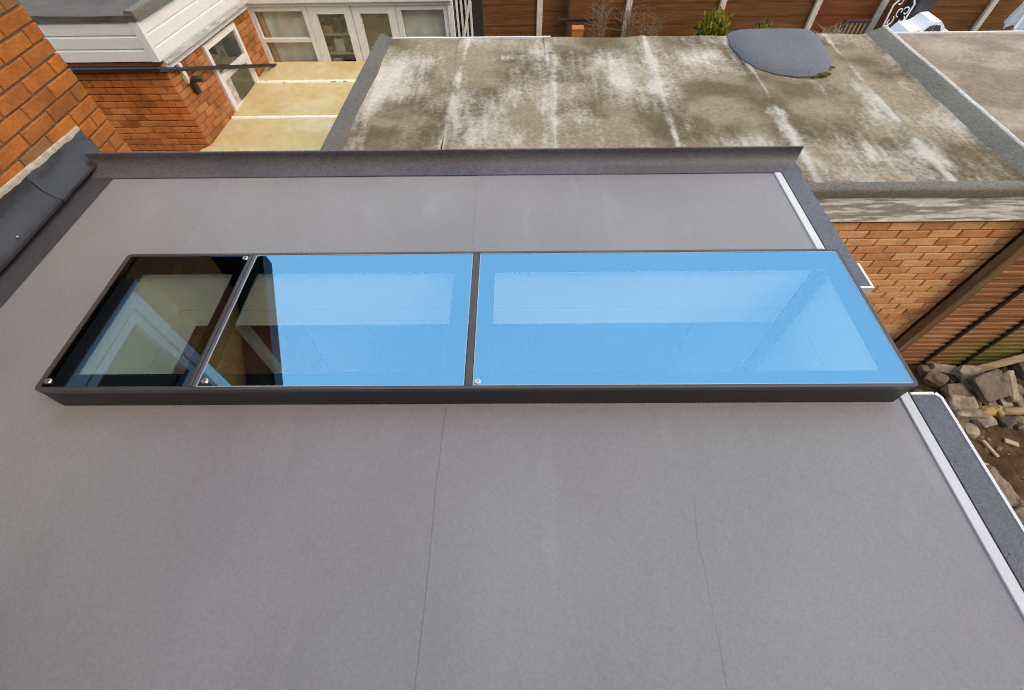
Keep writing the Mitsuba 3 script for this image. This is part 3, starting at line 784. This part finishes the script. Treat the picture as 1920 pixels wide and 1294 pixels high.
WHERE = ['left of the pale wedge stone, nearest the roof corner', 'behind the pale wedge stone at the fence foot', 'between the ridged stone and the pointed stone', 'between the creased block and the dark slab',
         'just behind the right half of the dark slab', 'behind the tall upright slab, under the plank', 'right of the tall upright slab', 'in front of the round brown stone', 'below the low end of the plank',
         'at the far right edge behind the log end', 'at the far right edge beside the log end', 'in front of the long flat slab, right end', 'in front of the long flat slab, left end', 'on the soil in front of the yellow stones',
         'on the soil in front of the right end of the log', 'on the soil in front of the log middle', 'between the ridged stone and the plank', 'alone on the soil near the white roof trim']
for i, (x, y) in enumerate(((4.12, 2.28), (4.10, 2.40), (4.40, 2.22), (4.36, 2.07), (4.62, 2.30), (4.70, 2.36), (4.86, 2.28), (4.95, 2.22), (4.90, 2.42), (5.20, 2.20), (5.16, 2.05), (4.45, 1.90), (4.16, 1.88), (4.68, 1.90), (5.05, 1.93), (4.80, 1.88), (4.58, 2.42), (4.25, 1.80))):
    sz = rq.uniform(.08, .17)
    z0 = float(ground_z(np.array([x]), np.array([y]))[0])
    solo('stone', stone(x, y, z0 + sz * .22, sz * 1.25, sz, sz * .7, 80 + i, rq.uniform(0, 3), (rq.uniform(-.3, .3), rq.uniform(-.3, .3)), rq.uniform(.3, .6)), ('m_stone_brown', 'm_stone_dark', 'm_stone_pale')[i % 3], 'small broken stone ' + WHERE[i], 'stone', 'small stones of the rubble pile', 28)
for i, (x, y, s) in enumerate(((4.50, 1.975, .13), (4.61, 1.97, .11))):
    solo('stone', stone(x, y, -2.38, s * 1.2, s * .8, s * .8, 60 + i, i, (0, 0), .6), 'm_stone_yellow', ('crumbling yellow stone at the foot of the dark slab', 'second crumbling yellow stone beside the short yellow log')[i], 'stone', G, 25)
lg = tube([(4.64, 1.97, -2.37), (4.74, 1.965, -2.36), (4.86, 1.972, -2.36), (5.0, 1.98, -2.37)], [.035, .042, .04, .036], 9)
solo('log', lg, 'm_plank', 'short pale yellow log lying along the front of the rubble', 'log', None, 40)
pl = bx(-0.31, 0.31, -0.035, 0.035, -0.014, 0.014, 0.003)
pl.apply_transform(trimesh.transformations.euler_matrix(0.5, -0.17, 0.20))
pl.apply_translation([4.80, 2.43, -2.24])
solo('plank', pl, 'm_plank', 'weathered plank resting on stones against the fence foot', 'plank')
for i, (x, y, L, w, a, lb) in enumerate(((4.37, 1.62, .17, .03, 1.82, 'thin pale wood offcut lying on the soil, longest of three'), (4.61, 1.68, .11, .045, -.45, 'stubby yellowish wood offcut on the soil at right'), (4.20, 1.48, .13, .03, -.3, 'pale wood offcut on the soil touching the white roof trim line'))):
    m = bx(-L / 2, L / 2, -w / 2, w / 2, 0, 0.02, 0.004)
    m.apply_transform(trimesh.transformations.rotation_matrix(a, [0, 0, 1]))
    gz = float(ground_z(np.array([x]), np.array([y]))[0])
    m.apply_translation([x, y, gz + 0.012])
    solo('wood_offcut', m, 'm_offcut', lb, 'wood', 'wood offcuts on the soil')
rs = np.random.default_rng(77)
peb = []
for _ in range(420):
    x, y = 3.7 + 2.0 * rs.random(), 0.3 + 2.1 * rs.random()
    s = 0.008 + 0.03 * rs.random() ** 2.5
    q = trimesh.creation.icosphere(subdivisions=1, radius=s)
    q.vertices = np.array(q.vertices) * (0.6 + 0.8 * rs.random((len(q.vertices), 1))) * [1.2, 1, .6]
    peb.append(q.apply_translation([x, y, float(ground_z(np.array([x]), np.array([y]))[0]) + s * 0.2]))
k = obj('gravel', cat(*peb), 'm_stone_brown')
labels[k] = {'label': 'small loose stones and clods scattered over the soil', 'category': 'gravel', 'kind': 'stuff'}

# ------------------------------------------------------------------ 7. clad brick house behind, with the lean-to roof
ch = thing('clad_house', 'neighbouring brick extension with white horizontal cladding and dark felt roof', 'house')
SU = np.array([0.151, 0.9885, 0.0])
SN = np.array([0.9885, -0.151, 0.0])
CO = np.array([-3.755, 5.20, 0.0])
back = CO + SU * 1.82
inner_ = lambda d: [(-8.0, 5.20 + d), (-3.755 - d * 1.1, 5.20 + d), tuple((back - SN * d)[:2]), (-8.0, back[1])]
hw = obj('wall', prism(inner_(0.026), -2.72, -0.20), 'm_mortar_dark', ch)
brick_wall(hw, (-5.33, 5.20, -1.72), (1, 0, 0), (0, -1, 0), 5.33 - 3.757, 15, FAR, 31, weights=[.75, .25])
sw = obj('side_wall', moved(bx(0.012, 1.81, 0.0125, 0.0235, -2.7, -0.58), basis(CO - SN * 0.0, SU, SN)), 'm_mortar_dark', ch)
WIN = (0.68, 1.385, -1.50, -0.69)
brick_wall(sw, tuple(CO + [0, 0, -1.72]), SU, SN, 1.815, 15, SIDE, 33, weights=[.6, .4],
           gap=(WIN[0] - 0.004, WIN[1] + 0.004, WIN[2] - 0.035, WIN[3] + 0.01))
SB = basis(CO, SU, SN)
LT = lambda m: moved(m, SB)
# side window
W = obj('window', LT(upright(frame_ring(WIN[0], WIN[1], WIN[2], WIN[3], 0.05, -0.02, 0.03))), 'm_white', ch)
obj('transom', LT(bx(WIN[0] + 0.05, WIN[1] - 0.05, -0.035, 0.02, -1.07, -1.02)), 'm_white', W)
obj('inner_frame', LT(upright(frame_ring(WIN[0] + 0.05, WIN[1] - 0.05, WIN[2] + 0.05, -1.071, 0.035, -0.015, 0.02))), 'm_white', W)
obj('pane', LT(tri([(WIN[0] + .03, -0.004, WIN[2] + .03), (WIN[1] - .03, -0.004, WIN[2] + .03), (WIN[1] - .03, -0.004, WIN[3] - .03), (WIN[0] + .03, -0.004, WIN[3] - .03)], [[0, 1, 2], [0, 2, 3]])), 'm_window_glass', W)
obj('recess', LT(bx(WIN[0] + .03, WIN[1] - .03, 0.008, 0.0123, WIN[2] + .03, WIN[3] - .03)), 'm_recess', W)
obj('blind', LT(bx(WIN[0] + .09, WIN[0] + .22, 0.003, 0.0075, WIN[2] + .09, -1.11)), 'm_grey_gutter', W)
obj('sill', LT(bx(WIN[0] - 0.04, WIN[1] + 0.03, -0.06, -0.006, WIN[2] - 0.035, WIN[2] - 0.003, 0.004)), 'm_white', W)
# cladding boards
for i in range(3):
    z0 = -0.553 + i * 0.122
    pr = [(5.19, z0), (5.168, z0 + 0.002), (5.168, z0 + 0.100), (5.176, z0 + 0.106), (5.184, z0 + 0.1215), (5.19, z0 + 0.1215)]
    obj('cladding_board', prism(pr, -8.0, -3.812, 'x'), 'm_cladding', ch)
    d = 0.030
    pr2 = [(0.0, z0), (-d + .008, z0 + 0.002), (-d + .008, z0 + 0.100), (-d + .016, z0 + 0.106), (-d + .024, z0 + 0.1215), (0.0, z0 + 0.1215)]
    obj('cladding_board', LT(prism(pr2, 0.022, 2.2, 'x')), 'm_cladding', ch)
obj('corner_trim', bx(-3.811, -3.722, 5.160, 5.215, -0.556, -0.188, 0.003), 'm_cladding', ch)
obj('soffit', bx(-8, -3.76, 5.185, 5.199, -0.60, -0.555), 'm_fence_red', ch)
roof_o = [(-8.0, 5.15), (-3.715, 5.15), tuple((CO + SU * 2.4 + SN * 0.06)[:2]), (-8.0, 8.6)]
rf = prism(Polygon(roof_o), -0.186, -0.130).subdivide_to_size(0.25)
v = np.array(rf.vertices)
topm = v[:, 2] > -0.15
v[topm, 2] += 0.03 * (meshkit.fbm(v[topm] * [1.5, 1.5, 0], 3, 4) - 0.5)
rf.vertices = v
obj('roof', rf, 'm_felt_house', ch, 50)
obj('roof_edge', LT(prism([(-0.055, -0.19), (-0.055, -0.12), (-0.045, -0.105), (0.03, -0.10), (0.06, -0.125), (0.06, -0.13)], -0.03, 2.3, 'x')), 'm_felt_green', ch, 40)
# gutters, fascia and pipes
obj('gutter', bx(-8.0, -3.74, 5.115, 5.180, -0.632, -0.590, 0.008), 'm_black_plastic', ch, False, 'black gutter along the foot of the cladding')
gt = [(-0.085, -0.560), (-0.085, -0.585), (-0.070, -0.603), (-0.045, -0.603), (-0.03, -0.585), (-0.03, -0.556), (-0.036, -0.556), (-0.038, -0.583), (-0.047, -0.594), (-0.068, -0.594), (-0.079, -0.583), (-0.079, -0.560)]
obj('gutter', LT(prism(gt, 0.03, 2.0, 'x')), 'm_grey_gutter', ch, False, 'grey lichen stained gutter under the side cladding')
obj('fascia_board', LT(bx(0.03, 2.0, -0.029, -0.002, -0.66, -0.557)), 'm_white', ch)
pipe_a, pipe_b = np.array([-3.74, 5.12, -0.612]), np.array([-3.375, 6.93, -1.335])
obj('waste_pipe', tube(np.linspace(pipe_a, pipe_b, 6), 0.022, 10), 'm_black_plastic', ch, 40, 'thin black pipe slanting from the gutter down to the yellow roof')
obj('pipe_bracket', LT(cat(bx(0.17, 0.21, -0.05, -0.006, -0.86, -0.66))), 'm_white', ch)
e0 = CO + SU * 0.25 + np.array([0, 0, -0.99])
pth = [e0 - SN * 0.01, e0 + SN * 0.045 + [0, 0, .005], e0 + SN * 0.06 - SU * .02 + [0, 0, .06], e0 + SN * 0.06 - SU * .05 + [0, 0, .13], e0 + SN * 0.09 - SU * .05 + [0, 0, .165], e0 + SN * 0.15 - SU * .03 + [0, 0, .165], e0 + SN * 0.20 - SU * .01 + [0, 0, .155]]
tt = np.linspace(0, 1, 25)
pth = np.array(pth)
pth = np.stack([np.interp(tt, np.linspace(0, 1, len(pth)), np.convolve(np.pad(pth[:, k], 1, 'edge'), [.2, .6, .2], 'valid')) for k in range(3)], 1)
obj('elbow_pipe', tube(pth, 0.034, 12), 'm_brown_pipe', ch, 40, 'dark brown bent overflow pipe sticking out of the side wall')

lt = thing('lean_to', 'low lean-to with yellowed flat roof sheets and pale joints', 'shed')
zl = lambda y: -1.31 - 0.118 * (7.0 - y)
ylines = [4.2, 4.78, 5.74, 6.50, 6.985]
for i in range(4):
    a, b = ylines[i], ylines[i + 1]

    def zf2(x, y):
        return zl(y) + 0.014 * (meshkit.fbm(np.stack([x * 1.6, y * 2.5, x * 0], -1), 3, 5) - 0.5)
    m = grid(0, 1, a + 0.012, b - 0.012, 24, 12, lambda x, y: x * 0)
    v = np.array(m.vertices)
    xl = -3.755 + 0.1528 * (v[:, 1] - 5.2) - 0.0
    xl = np.where(v[:, 1] < 5.2, -3.85, xl + 0.008)
    v[:, 0] = xl + v[:, 0] * (-1.62 - xl)
    v[:, 2] = zf2(v[:, 0], v[:, 1])
    m.vertices = v
    obj('roof_sheet', m, 'm_yellow', lt, True)
    if i:
        xs = -3.755 + 0.1528 * (a - 5.2) + 0.03 if a > 5.2 else -3.85
        V, F = [], []
        xx = np.linspace(xs, -1.62, 40)
        for x in xx:
            w = 0.016 + 0.008 * (meshkit.noise(np.array([[x * 9, a, 0]]), 3)[0] - 0.5)
            za = zl(a) + 0.004
            V += [(x, a - w - .008, za - .010), (x, a - w, za + .010), (x, a + w, za + .012), (x, a + w + .008, za - .010)]
        for q in range(39):
            for j in range(3):
                c = q * 4 + j
                F += [[c, c + 4, c + 5], [c, c + 5, c + 1]]
        obj('joint_strip', tri(V, F), 'm_pale_joint', lt)
obj('wall', prism([(-3.70, 4.25), (-1.70, 4.25), (-1.70, 6.96), (-3.44, 6.96), (-3.70, 5.3)], -2.72, -1.72), 'm_mortar_dark', lt)

# ------------------------------------------------------------------ 8. white patio door wall at the back
pd = thing('patio_door_house', 'rear house wall of white framed glazing with a pair of patio doors', 'house')
FY = 7.0
obj('head_frame', bx(-3.50, -0.80, FY - 0.06, FY + 0.05, -0.645, -0.60, 0.004), 'm_white', pd)
obj('head_board', bx(-3.50, -0.80, FY - 0.10, FY + 0.05, -0.598, -0.30, 0.004), 'm_white', pd)
obj('inner_wall', cat(bx(-3.6, -0.80, FY + 0.9, FY + 1.0, -2.72, -0.3), bx(-3.6, -3.5, FY + 0.06, FY + 0.9, -2.72, -0.3), bx(-0.84, -0.80, FY + 0.06, FY + 0.9, -2.72, -0.3), bx(-3.5, -0.84, FY + 0.06, FY + 0.9, -0.42, -0.3)), 'm_inside_dark', pd)


def glazed(name, x0, x1, z0, z1, bars, panes, lab=None, fw=0.05, y=FY):
    k = obj(name, upright(frame_ring(x0, x1, z0, z1, fw, 0, 0.06)).apply_translation([0, y + 0.03, 0]), 'm_white', pd, False, lab)
    for b in bars:
        obj('bar', bx(x0 + fw, x1 - fw, y - 0.025, y + 0.025, b - 0.022, b + 0.022), 'm_white', k)
    obj('pane', tri([(x0 + fw / 2, y, z0 + fw / 2), (x1 - fw / 2, y, z0 + fw / 2), (x1 - fw / 2, y, z1 - fw / 2), (x0 + fw / 2, y, z1 - fw / 2)], [[0, 1, 2], [0, 2, 3]]), 'm_window_glass', k)
    return k


glazed('window', -3.485, -2.722, -2.55, -0.647, (-1.045, -1.9), 1, None, 0.058)
glazed('door', -2.705, -2.142, -2.62, -0.647, (), 1, 'left patio door leaf with dark clutter behind', 0.096)
glazed('door', -2.125, -1.562, -2.62, -0.647, (), 1, 'right patio door leaf with tan interior behind', 0.096)
glazed('window', -1.545, -0.865, -2.55, -0.647, (-1.055, -1.9), 1, None, 0.06)
obj('mullion', cat(bx(-2.721, -2.706, FY - 0.02, FY + 0.04, -2.6, -0.648), bx(-1.561, -1.546, FY - 0.02, FY + 0.04, -2.6, -0.648), bx(-2.141, -2.126, FY - 0.015, FY + 0.03, -2.6, -0.648)), 'm_white', pd)
obj('end_post', bx(-0.862, -0.80, FY - 0.05, FY + 0.05, -2.7, -0.648), 'm_white', pd)
for x in (-2.16, -2.107):
    obj('handle', cat(bx(x - .008, x + .008, FY - 0.075, FY - 0.045, -1.48, -1.36), bx(x - .007, x + .007, FY - 0.05, FY - 0.031, -1.42, -1.40)), 'm_white', pd)
cu = thing('curtain', 'pale green blind behind the left window of the glazed wall', 'blind')
obj('cloth', bx(-3.36, -2.74, FY + 0.075, FY + 0.085, -2.5, -0.62), 'm_curtain', cu)
obj('fold', bx(-3.44, -3.37, FY + 0.06, FY + 0.10, -2.5, -0.62, 0.01), 'm_inside_tan', cu)
st_ = tri([(-3.30, FY + 0.072, -1.05), (-3.24, FY + 0.072, -1.05), (-2.95, FY + 0.072, -0.62), (-3.04, FY + 0.072, -0.62)], [[0, 1, 2], [0, 2, 3]])
cu2 = thing('curtain', 'pale green blind behind the right window of the glazed wall', 'blind')
obj('cloth', bx(-1.50, -0.90, FY + 0.075, FY + 0.085, -2.5, -0.62), 'm_curtain', cu2)
rb = np.random.default_rng(9)
cl = thing('clutter_shelf', 'dark shelves of boxes and jars behind the left patio door', 'shelf')
obj('back', bx(-2.68, -2.16, FY + 0.42, FY + 0.44, -2.5, -0.62), 'm_toy_dark', cl)
for i in range(4):
    z = -0.80 - i * 0.24
    obj('shelf', bx(-2.68, -2.16, FY + 0.16, FY + 0.41, z - 0.26, z - 0.245), 'm_inside_box', cl)
    x = -2.66
    while x < -2.22:
        w = rb.uniform(.05, .14)
        obj('box', bx(x, x + w, FY + 0.20, FY + 0.36, z - 0.244, z - 0.244 + rb.uniform(.06, .19), 0.005), ('m_inside_box', 'm_inside_dark', 'm_black_plastic', 'm_curtain')[int(rb.integers(0, 4))], cl)
        x += w + rb.uniform(.01, .05)
tn = thing('room_screen', 'tan screen standing behind the right patio door', 'screen')
obj('panel', bx(-2.10, -1.58, FY + 0.30, FY + 0.32, -2.5, -0.62), 'm_inside_tan', tn)
obj('base_panel', bx(-2.10, -1.72, FY + 0.25, FY + 0.295, -2.5, -1.25), 'm_inside_box', tn)

gt_ = thing('white_gate', 'white slatted side gate with a diagonal brace beside the glazed wall', 'gate')
for i, x in enumerate((-0.755, -0.695, -0.635, -0.575)):
    obj('bar', bx(x - 0.014, x + 0.014, 7.05, 7.075, -2.6, -0.55, 0.003), 'm_white', gt_)
dg = bx(-0.016, 0.016, 7.03, 7.048, -0.56, 0.56, 0.003)
dg.apply_transform(trimesh.transformations.rotation_matrix(0.26, [0, 1, 0], [0, 7.04, 0]))
dg.apply_translation([-0.68, 0, -1.02])
obj('brace', dg, 'm_white', gt_)
obj('rail', cat(bx(-0.78, -0.55, 7.078, 7.10, -0.64, -0.60), bx(-0.78, -0.55, 7.078, 7.10, -2.4, -2.35)), 'm_white', gt_)
obj('backing', bx(-0.79, -0.42, 7.13, 7.15, -2.7, -0.5), 'm_black_cover', gt_)

# ------------------------------------------------------------------ 9. panel fence along the garden end
gf = thing('garden_fence', 'dark brown panel fence with pale concrete posts along the end of the garden', 'fence')
PX = [-1.25, 0.51, 2.26, 4.10, 5.97, 7.26, 9.40, 11.2]
YFN = 10.6
r9 = np.random.default_rng(3)
for i, x in enumerate(PX):
    obj('post', bx(x - 0.055, x + 0.055, YFN - 0.06, YFN + 0.05, -2.75, -0.72, 0.008), 'm_concrete_post', gf)
for i in range(len(PX) - 1):
    a, b = PX[i] + 0.057, PX[i + 1] - 0.057
    ms = []
    z = -2.66
    while z < -0.84:
        o = r9.uniform(-.004, .004)
        ms.append(prism([(YFN + .012 + o, z), (YFN - .003 + o, z + .001), (YFN - .003 + o, z + .006), (YFN + .003 + o, z + .128), (YFN + .012 + o, z + .128)], a, b, 'x'))
        z += .12
    k = obj('panel', cat(*ms), 'm_fence_red' if i == 4 else 'm_fence_panel', gf)
    obj('rail', cat(bx(a, b, YFN + .014, YFN + .05, -2.2, -2.13), bx(a, b, YFN + .014, YFN + .05, -1.2, -1.13)), 'm_fence_panel', gf)

# things along the fence
sg = thing('wooden_screen', 'dark wooden screen board leaning at the fence left of the bare shrub', 'screen')
obj('board', bx(1.08, 1.62, 10.40, 10.43, -2.72, -1.35), 'm_fence_panel', sg)
obj('edge_strip', cat(bx(1.05, 1.078, 10.38, 10.43, -2.72, -1.35), bx(0.86, 1.62, 10.37, 10.398, -2.02, -1.99)), 'm_timber_dark', sg)
oc = thing('orange_box', 'small orange box on the ground in front of the dark fence', 'box')
obj('body', bx(1.14, 1.35, 10.05, 10.22, -2.70, -2.08, 0.006), 'm_orange_box', oc)
obj('lid', bx(1.13, 1.36, 10.04, 10.23, -2.079, -2.05, 0.004), 'm_orange_box', oc)


def leafy(key, cx, cy, zb, w, h, n, mat, seed, size=0.05):
    r = np.random.default_rng(seed)
    P = r.normal(size=(n, 3))
    P /= np.linalg.norm(P, axis=1, keepdims=True)
    P *= r.random((n, 1)) ** 0.45
    lump = 0.65 + 0.7 * meshkit.fbm(P * 2.2 + seed, 3, seed)[:, None]
    P = P * lump * [w / 2, w / 2, h / 2] + [cx, cy, zb + h / 2]
    d = P - [cx, cy, zb + h * 0.3]
    d /= np.linalg.norm(d, axis=1, keepdims=True)
    d = d + r.normal(size=d.shape) * 0.6 + [0, 0, .3]
    d /= np.linalg.norm(d, axis=1, keepdims=True)
    s = np.cross(d, r.normal(size=d.shape))
    s /= np.linalg.norm(s, axis=1, keepdims=True)
    L = size * (0.6 + 0.8 * r.random((n, 1)))
    V = np.stack([P, P + d * L * .5 + s * L * .28, P + d * L, P + d * L * .5 - s * L * .28], 1).reshape(-1, 3)
    i = np.arange(n)[:, None] * 4
    return obj('leaves', tri(V, np.vstack([i + [0, 1, 2], i + [0, 2, 3]])), mat, key)


def stems(key, cx, cy, zb, h, n, spread, seed, mat='m_twig', r0=0.009, branch=5):
    r = np.random.default_rng(seed)
    ms = []
    for _ in range(n):
        a = r.uniform(0, 6.28)
        t = np.linspace(0, 1, 6)
        off = spread * r.uniform(.2, 1)
        hh = h * r.uniform(.7, 1)
        wob_ = np.cumsum(r.normal(size=(6, 2)) * 0.02, 0)
        p = np.stack([cx + off * math.cos(a) * t ** 1.3 + wob_[:, 0], cy + off * math.sin(a) * .6 * t ** 1.3 + wob_[:, 1], zb + hh * t], 1)
        ms.append(tube(p, r0 * (1 - .75 * t), 5))
        for _b in range(branch):
            q = r.uniform(.3, .95)
            b0 = np.array([np.interp(q, t, p[:, k]) for k in range(3)])
            dv = np.array([r.normal() * .16, r.normal() * .1, r.uniform(.04, .22)])
            ms.append(tube([b0, b0 + dv * .5 + r.normal(size=3) * .012, b0 + dv], [r0 * .4, r0 * .3, r0 * .15], 4))
    return obj('stems', cat(*ms), mat, key)


s1 = thing('shrub', 'bushy yellow green shrub below a fence post', 'shrub')
stems(s1, 3.84, 9.9, -2.72, 0.8, 8, .25, 1)
leafy(s1, 3.82, 9.9, -2.62, .62, 0.86, 1200, 'm_leaf_yellow', 2, .085)
leafy(s1, 3.80, 9.95, -2.66, .62, 0.74, 800, 'm_leaf_green', 3, .085)
s2 = thing('shrub', 'smaller dark green shrub just showing above the far roof edge', 'shrub')
stems(s2, 4.72, 9.9, -2.72, 0.6, 6, .2, 4)
leafy(s2, 4.72, 9.9, -2.64, .46, 0.67, 1100, 'm_leaf_green', 5, .07)
leafy(s2, 4.72, 9.85, -2.5, .45, 0.6, 300, 'm_leaf_yellow', 6, .06)
s3 = thing('bare_shrub', 'tall leafless shrub with thin pale twigs before the brown fence', 'shrub')
stems(s3, 1.62, 9.9, -2.72, 1.35, 22, .26, 7, 'm_twig', .007)
s4 = thing('climbing_plant', 'straggly dry climber tangled round a concrete fence post', 'plant')
stems(s4, 2.27, 10.38, -2.72, 0.98, 16, .12, 8, 'm_twig', .010, 7)
stems(s4, 2.65, 10.30, -2.72, 0.85, 12, .30, 9, 'm_twig', .006, 8)
leafy(s4, 2.62, 10.28, -2.45, .60, 0.6, 160, 'm_leaf_dry', 10, .035)

bn = thing('garden_bench', 'old slatted wooden bench back showing over the far roof edge', 'bench')
for i in range(5):
    obj('slat', bx(6.36 + i * .085, 6.395 + i * .085, 9.98, 10.0, -2.4, -1.98), 'm_plank', bn)
obj('top_rail', bx(6.30, 6.80, 9.97, 10.02, -1.98, -1.94), 'm_timber_dark', bn)
for x in (6.32, 6.76):
    obj('leg', bx(x - .02, x + .02, 9.97, 10.02, -2.72, -1.981), 'm_timber_dark', bn)
obj('seat', bx(6.30, 6.80, 9.60, 9.96, -2.36, -2.33), 'm_timber_dark', bn)
hp = thing('straw_heap', 'low yellowish heap of cut stems beside the old bench', 'heap')
stems(hp, 6.05, 9.9, -2.72, .72, 60, .45, 12, 'm_offcut', .008, 2)

cr = thing('metal_chair', 'white ornate metal garden chair in front of the fence', 'chair')
r = np.random.default_rng(6)
for x in (7.10, 7.42):
    obj('leg', tube([(x, 10.02, -2.72), (x, 10.0, -2.2), (x + .03 * (1 if x > 7.2 else -1), 10.02, -1.7)], .014, 6), 'm_white_toy', cr)
    obj('leg', tube([(x, 9.66, -2.72), (x, 9.68, -2.27)], .014, 6), 'm_white_toy', cr)
obj('seat', trimesh.creation.cylinder(radius=.20, height=.025, sections=24).apply_translation([7.26, 9.84, -2.26]), 'm_white_toy', cr)
sc_ = []
for i in range(7):
    c0 = np.array([7.16 + .10 * (i % 3), 10.01, -2.12 + .15 * (i // 2)])
    a = np.linspace(0, 5.2, 14) + r.uniform(0, 6)
    rad = .02 + .045 * np.linspace(0, 1, 14)
    sc_.append(tube(np.stack([c0[0] + rad * np.cos(a), c0[1] + 0 * a, c0[2] + 1.3 * rad * np.sin(a)], 1), .009, 5))
sc_.append(tube([(7.08 + .36 * t, 10.015, -1.70 + .17 * math.sin(math.pi * t)) for t in np.linspace(0, 1, 12)], .014, 6))
obj('back', cat(*sc_), 'm_white_toy', cr)
bb = thing('covered_barbecue', 'tall black covered barbecue between the white chair and toy car', 'barbecue')
obj('cover', bx(7.47, 7.86, 10.0, 10.35, -2.5, -1.45, 0.04), 'm_black_cover', bb)
obj('lid', trimesh.creation.icosphere(subdivisions=3, radius=.2).apply_scale([1, .9, .6]).apply_translation([7.665, 10.17, -1.46]), 'm_black_cover', bb, True)
for x in (7.50, 7.83):
    obj('leg', bx(x - .015, x + .015, 10.05, 10.3, -2.72, -2.5), 'm_black_cover', bb)
tc = thing('toy_car', 'white child-size toy car parked by the fence', 'toy car')
bp = [(7.22, -2.50), (7.22, -2.08), (7.30, -1.97), (7.48, -1.94), (7.54, -1.90), (7.62, -1.82), (7.76, -1.81), (7.86, -1.88), (7.94, -1.97), (8.08, -2.0), (8.14, -2.16), (8.14, -2.50)]
bd = prism(Polygon(bp).buffer(.02).buffer(-.02), 9.52, 9.98, 'y')
obj('body', bd, 'm_white_toy', tc, 30)
for (pts) in ([(7.53, -1.985), (7.60, -1.89), (7.67, -1.865), (7.67, -1.985)], [(7.70, -1.985), (7.70, -1.865), (7.78, -1.87), (7.86, -1.985)], [(7.30, -2.05), (7.34, -1.99), (7.46, -1.96), (7.47, -2.05)], [(7.95, -2.08), (7.95, -2.0), (8.04, -2.02), (8.06, -2.08)]):
    obj('window', prism(pts, 9.50, 9.519, 'y'), 'm_toy_dark', tc)
obj('mirror', cat(bx(7.42, 7.50, 9.42, 9.5, -2.05, -1.98, .01), bx(7.97, 8.03, 9.42, 9.5, -2.10, -2.02, .01)), 'm_white_toy', tc)
for x in (7.38, 7.98):
    for y in (9.50, 10.0):
        w = trimesh.creation.cylinder(radius=.12, height=.06, sections=24)
        w.apply_transform(trimesh.transformations.rotation_matrix(math.pi / 2, [1, 0, 0]))
        obj('wheel', w.apply_translation([x, y, -2.60]), 'm_toy_dark', tc)
ps = thing('folded_parasol', 'white cloth hanging from a folded parasol at the right edge', 'parasol')
obj('pole', tube([(9.62, 10.0, -2.72), (9.64, 10.0, -1.2)], .018, 8), 'm_white_toy', ps)
a = np.linspace(0, 2 * math.pi, 25)[:-1]
V, F = [], []
for j, (z, rad) in enumerate(((-1.25, .03), (-1.5, .09), (-1.8, .13), (-2.08, .17))):
    for i, t in enumerate(a):
        q = rad * (1 + .25 * math.cos(8 * t))
        V.append((9.63 + q * math.cos(t), 10.0 + q * math.sin(t), z - (.06 * math.cos(4 * t + 1) if j == 3 else 0)))
for j in range(3):
    for i in range(24):
        p_, q_ = j * 24 + i, j * 24 + (i + 1) % 24
        F += [[p_, q_ + 24, q_], [p_, p_ + 24, q_ + 24]]
obj('cloth', tri(V, F), 'm_fabric_white', ps, 60)
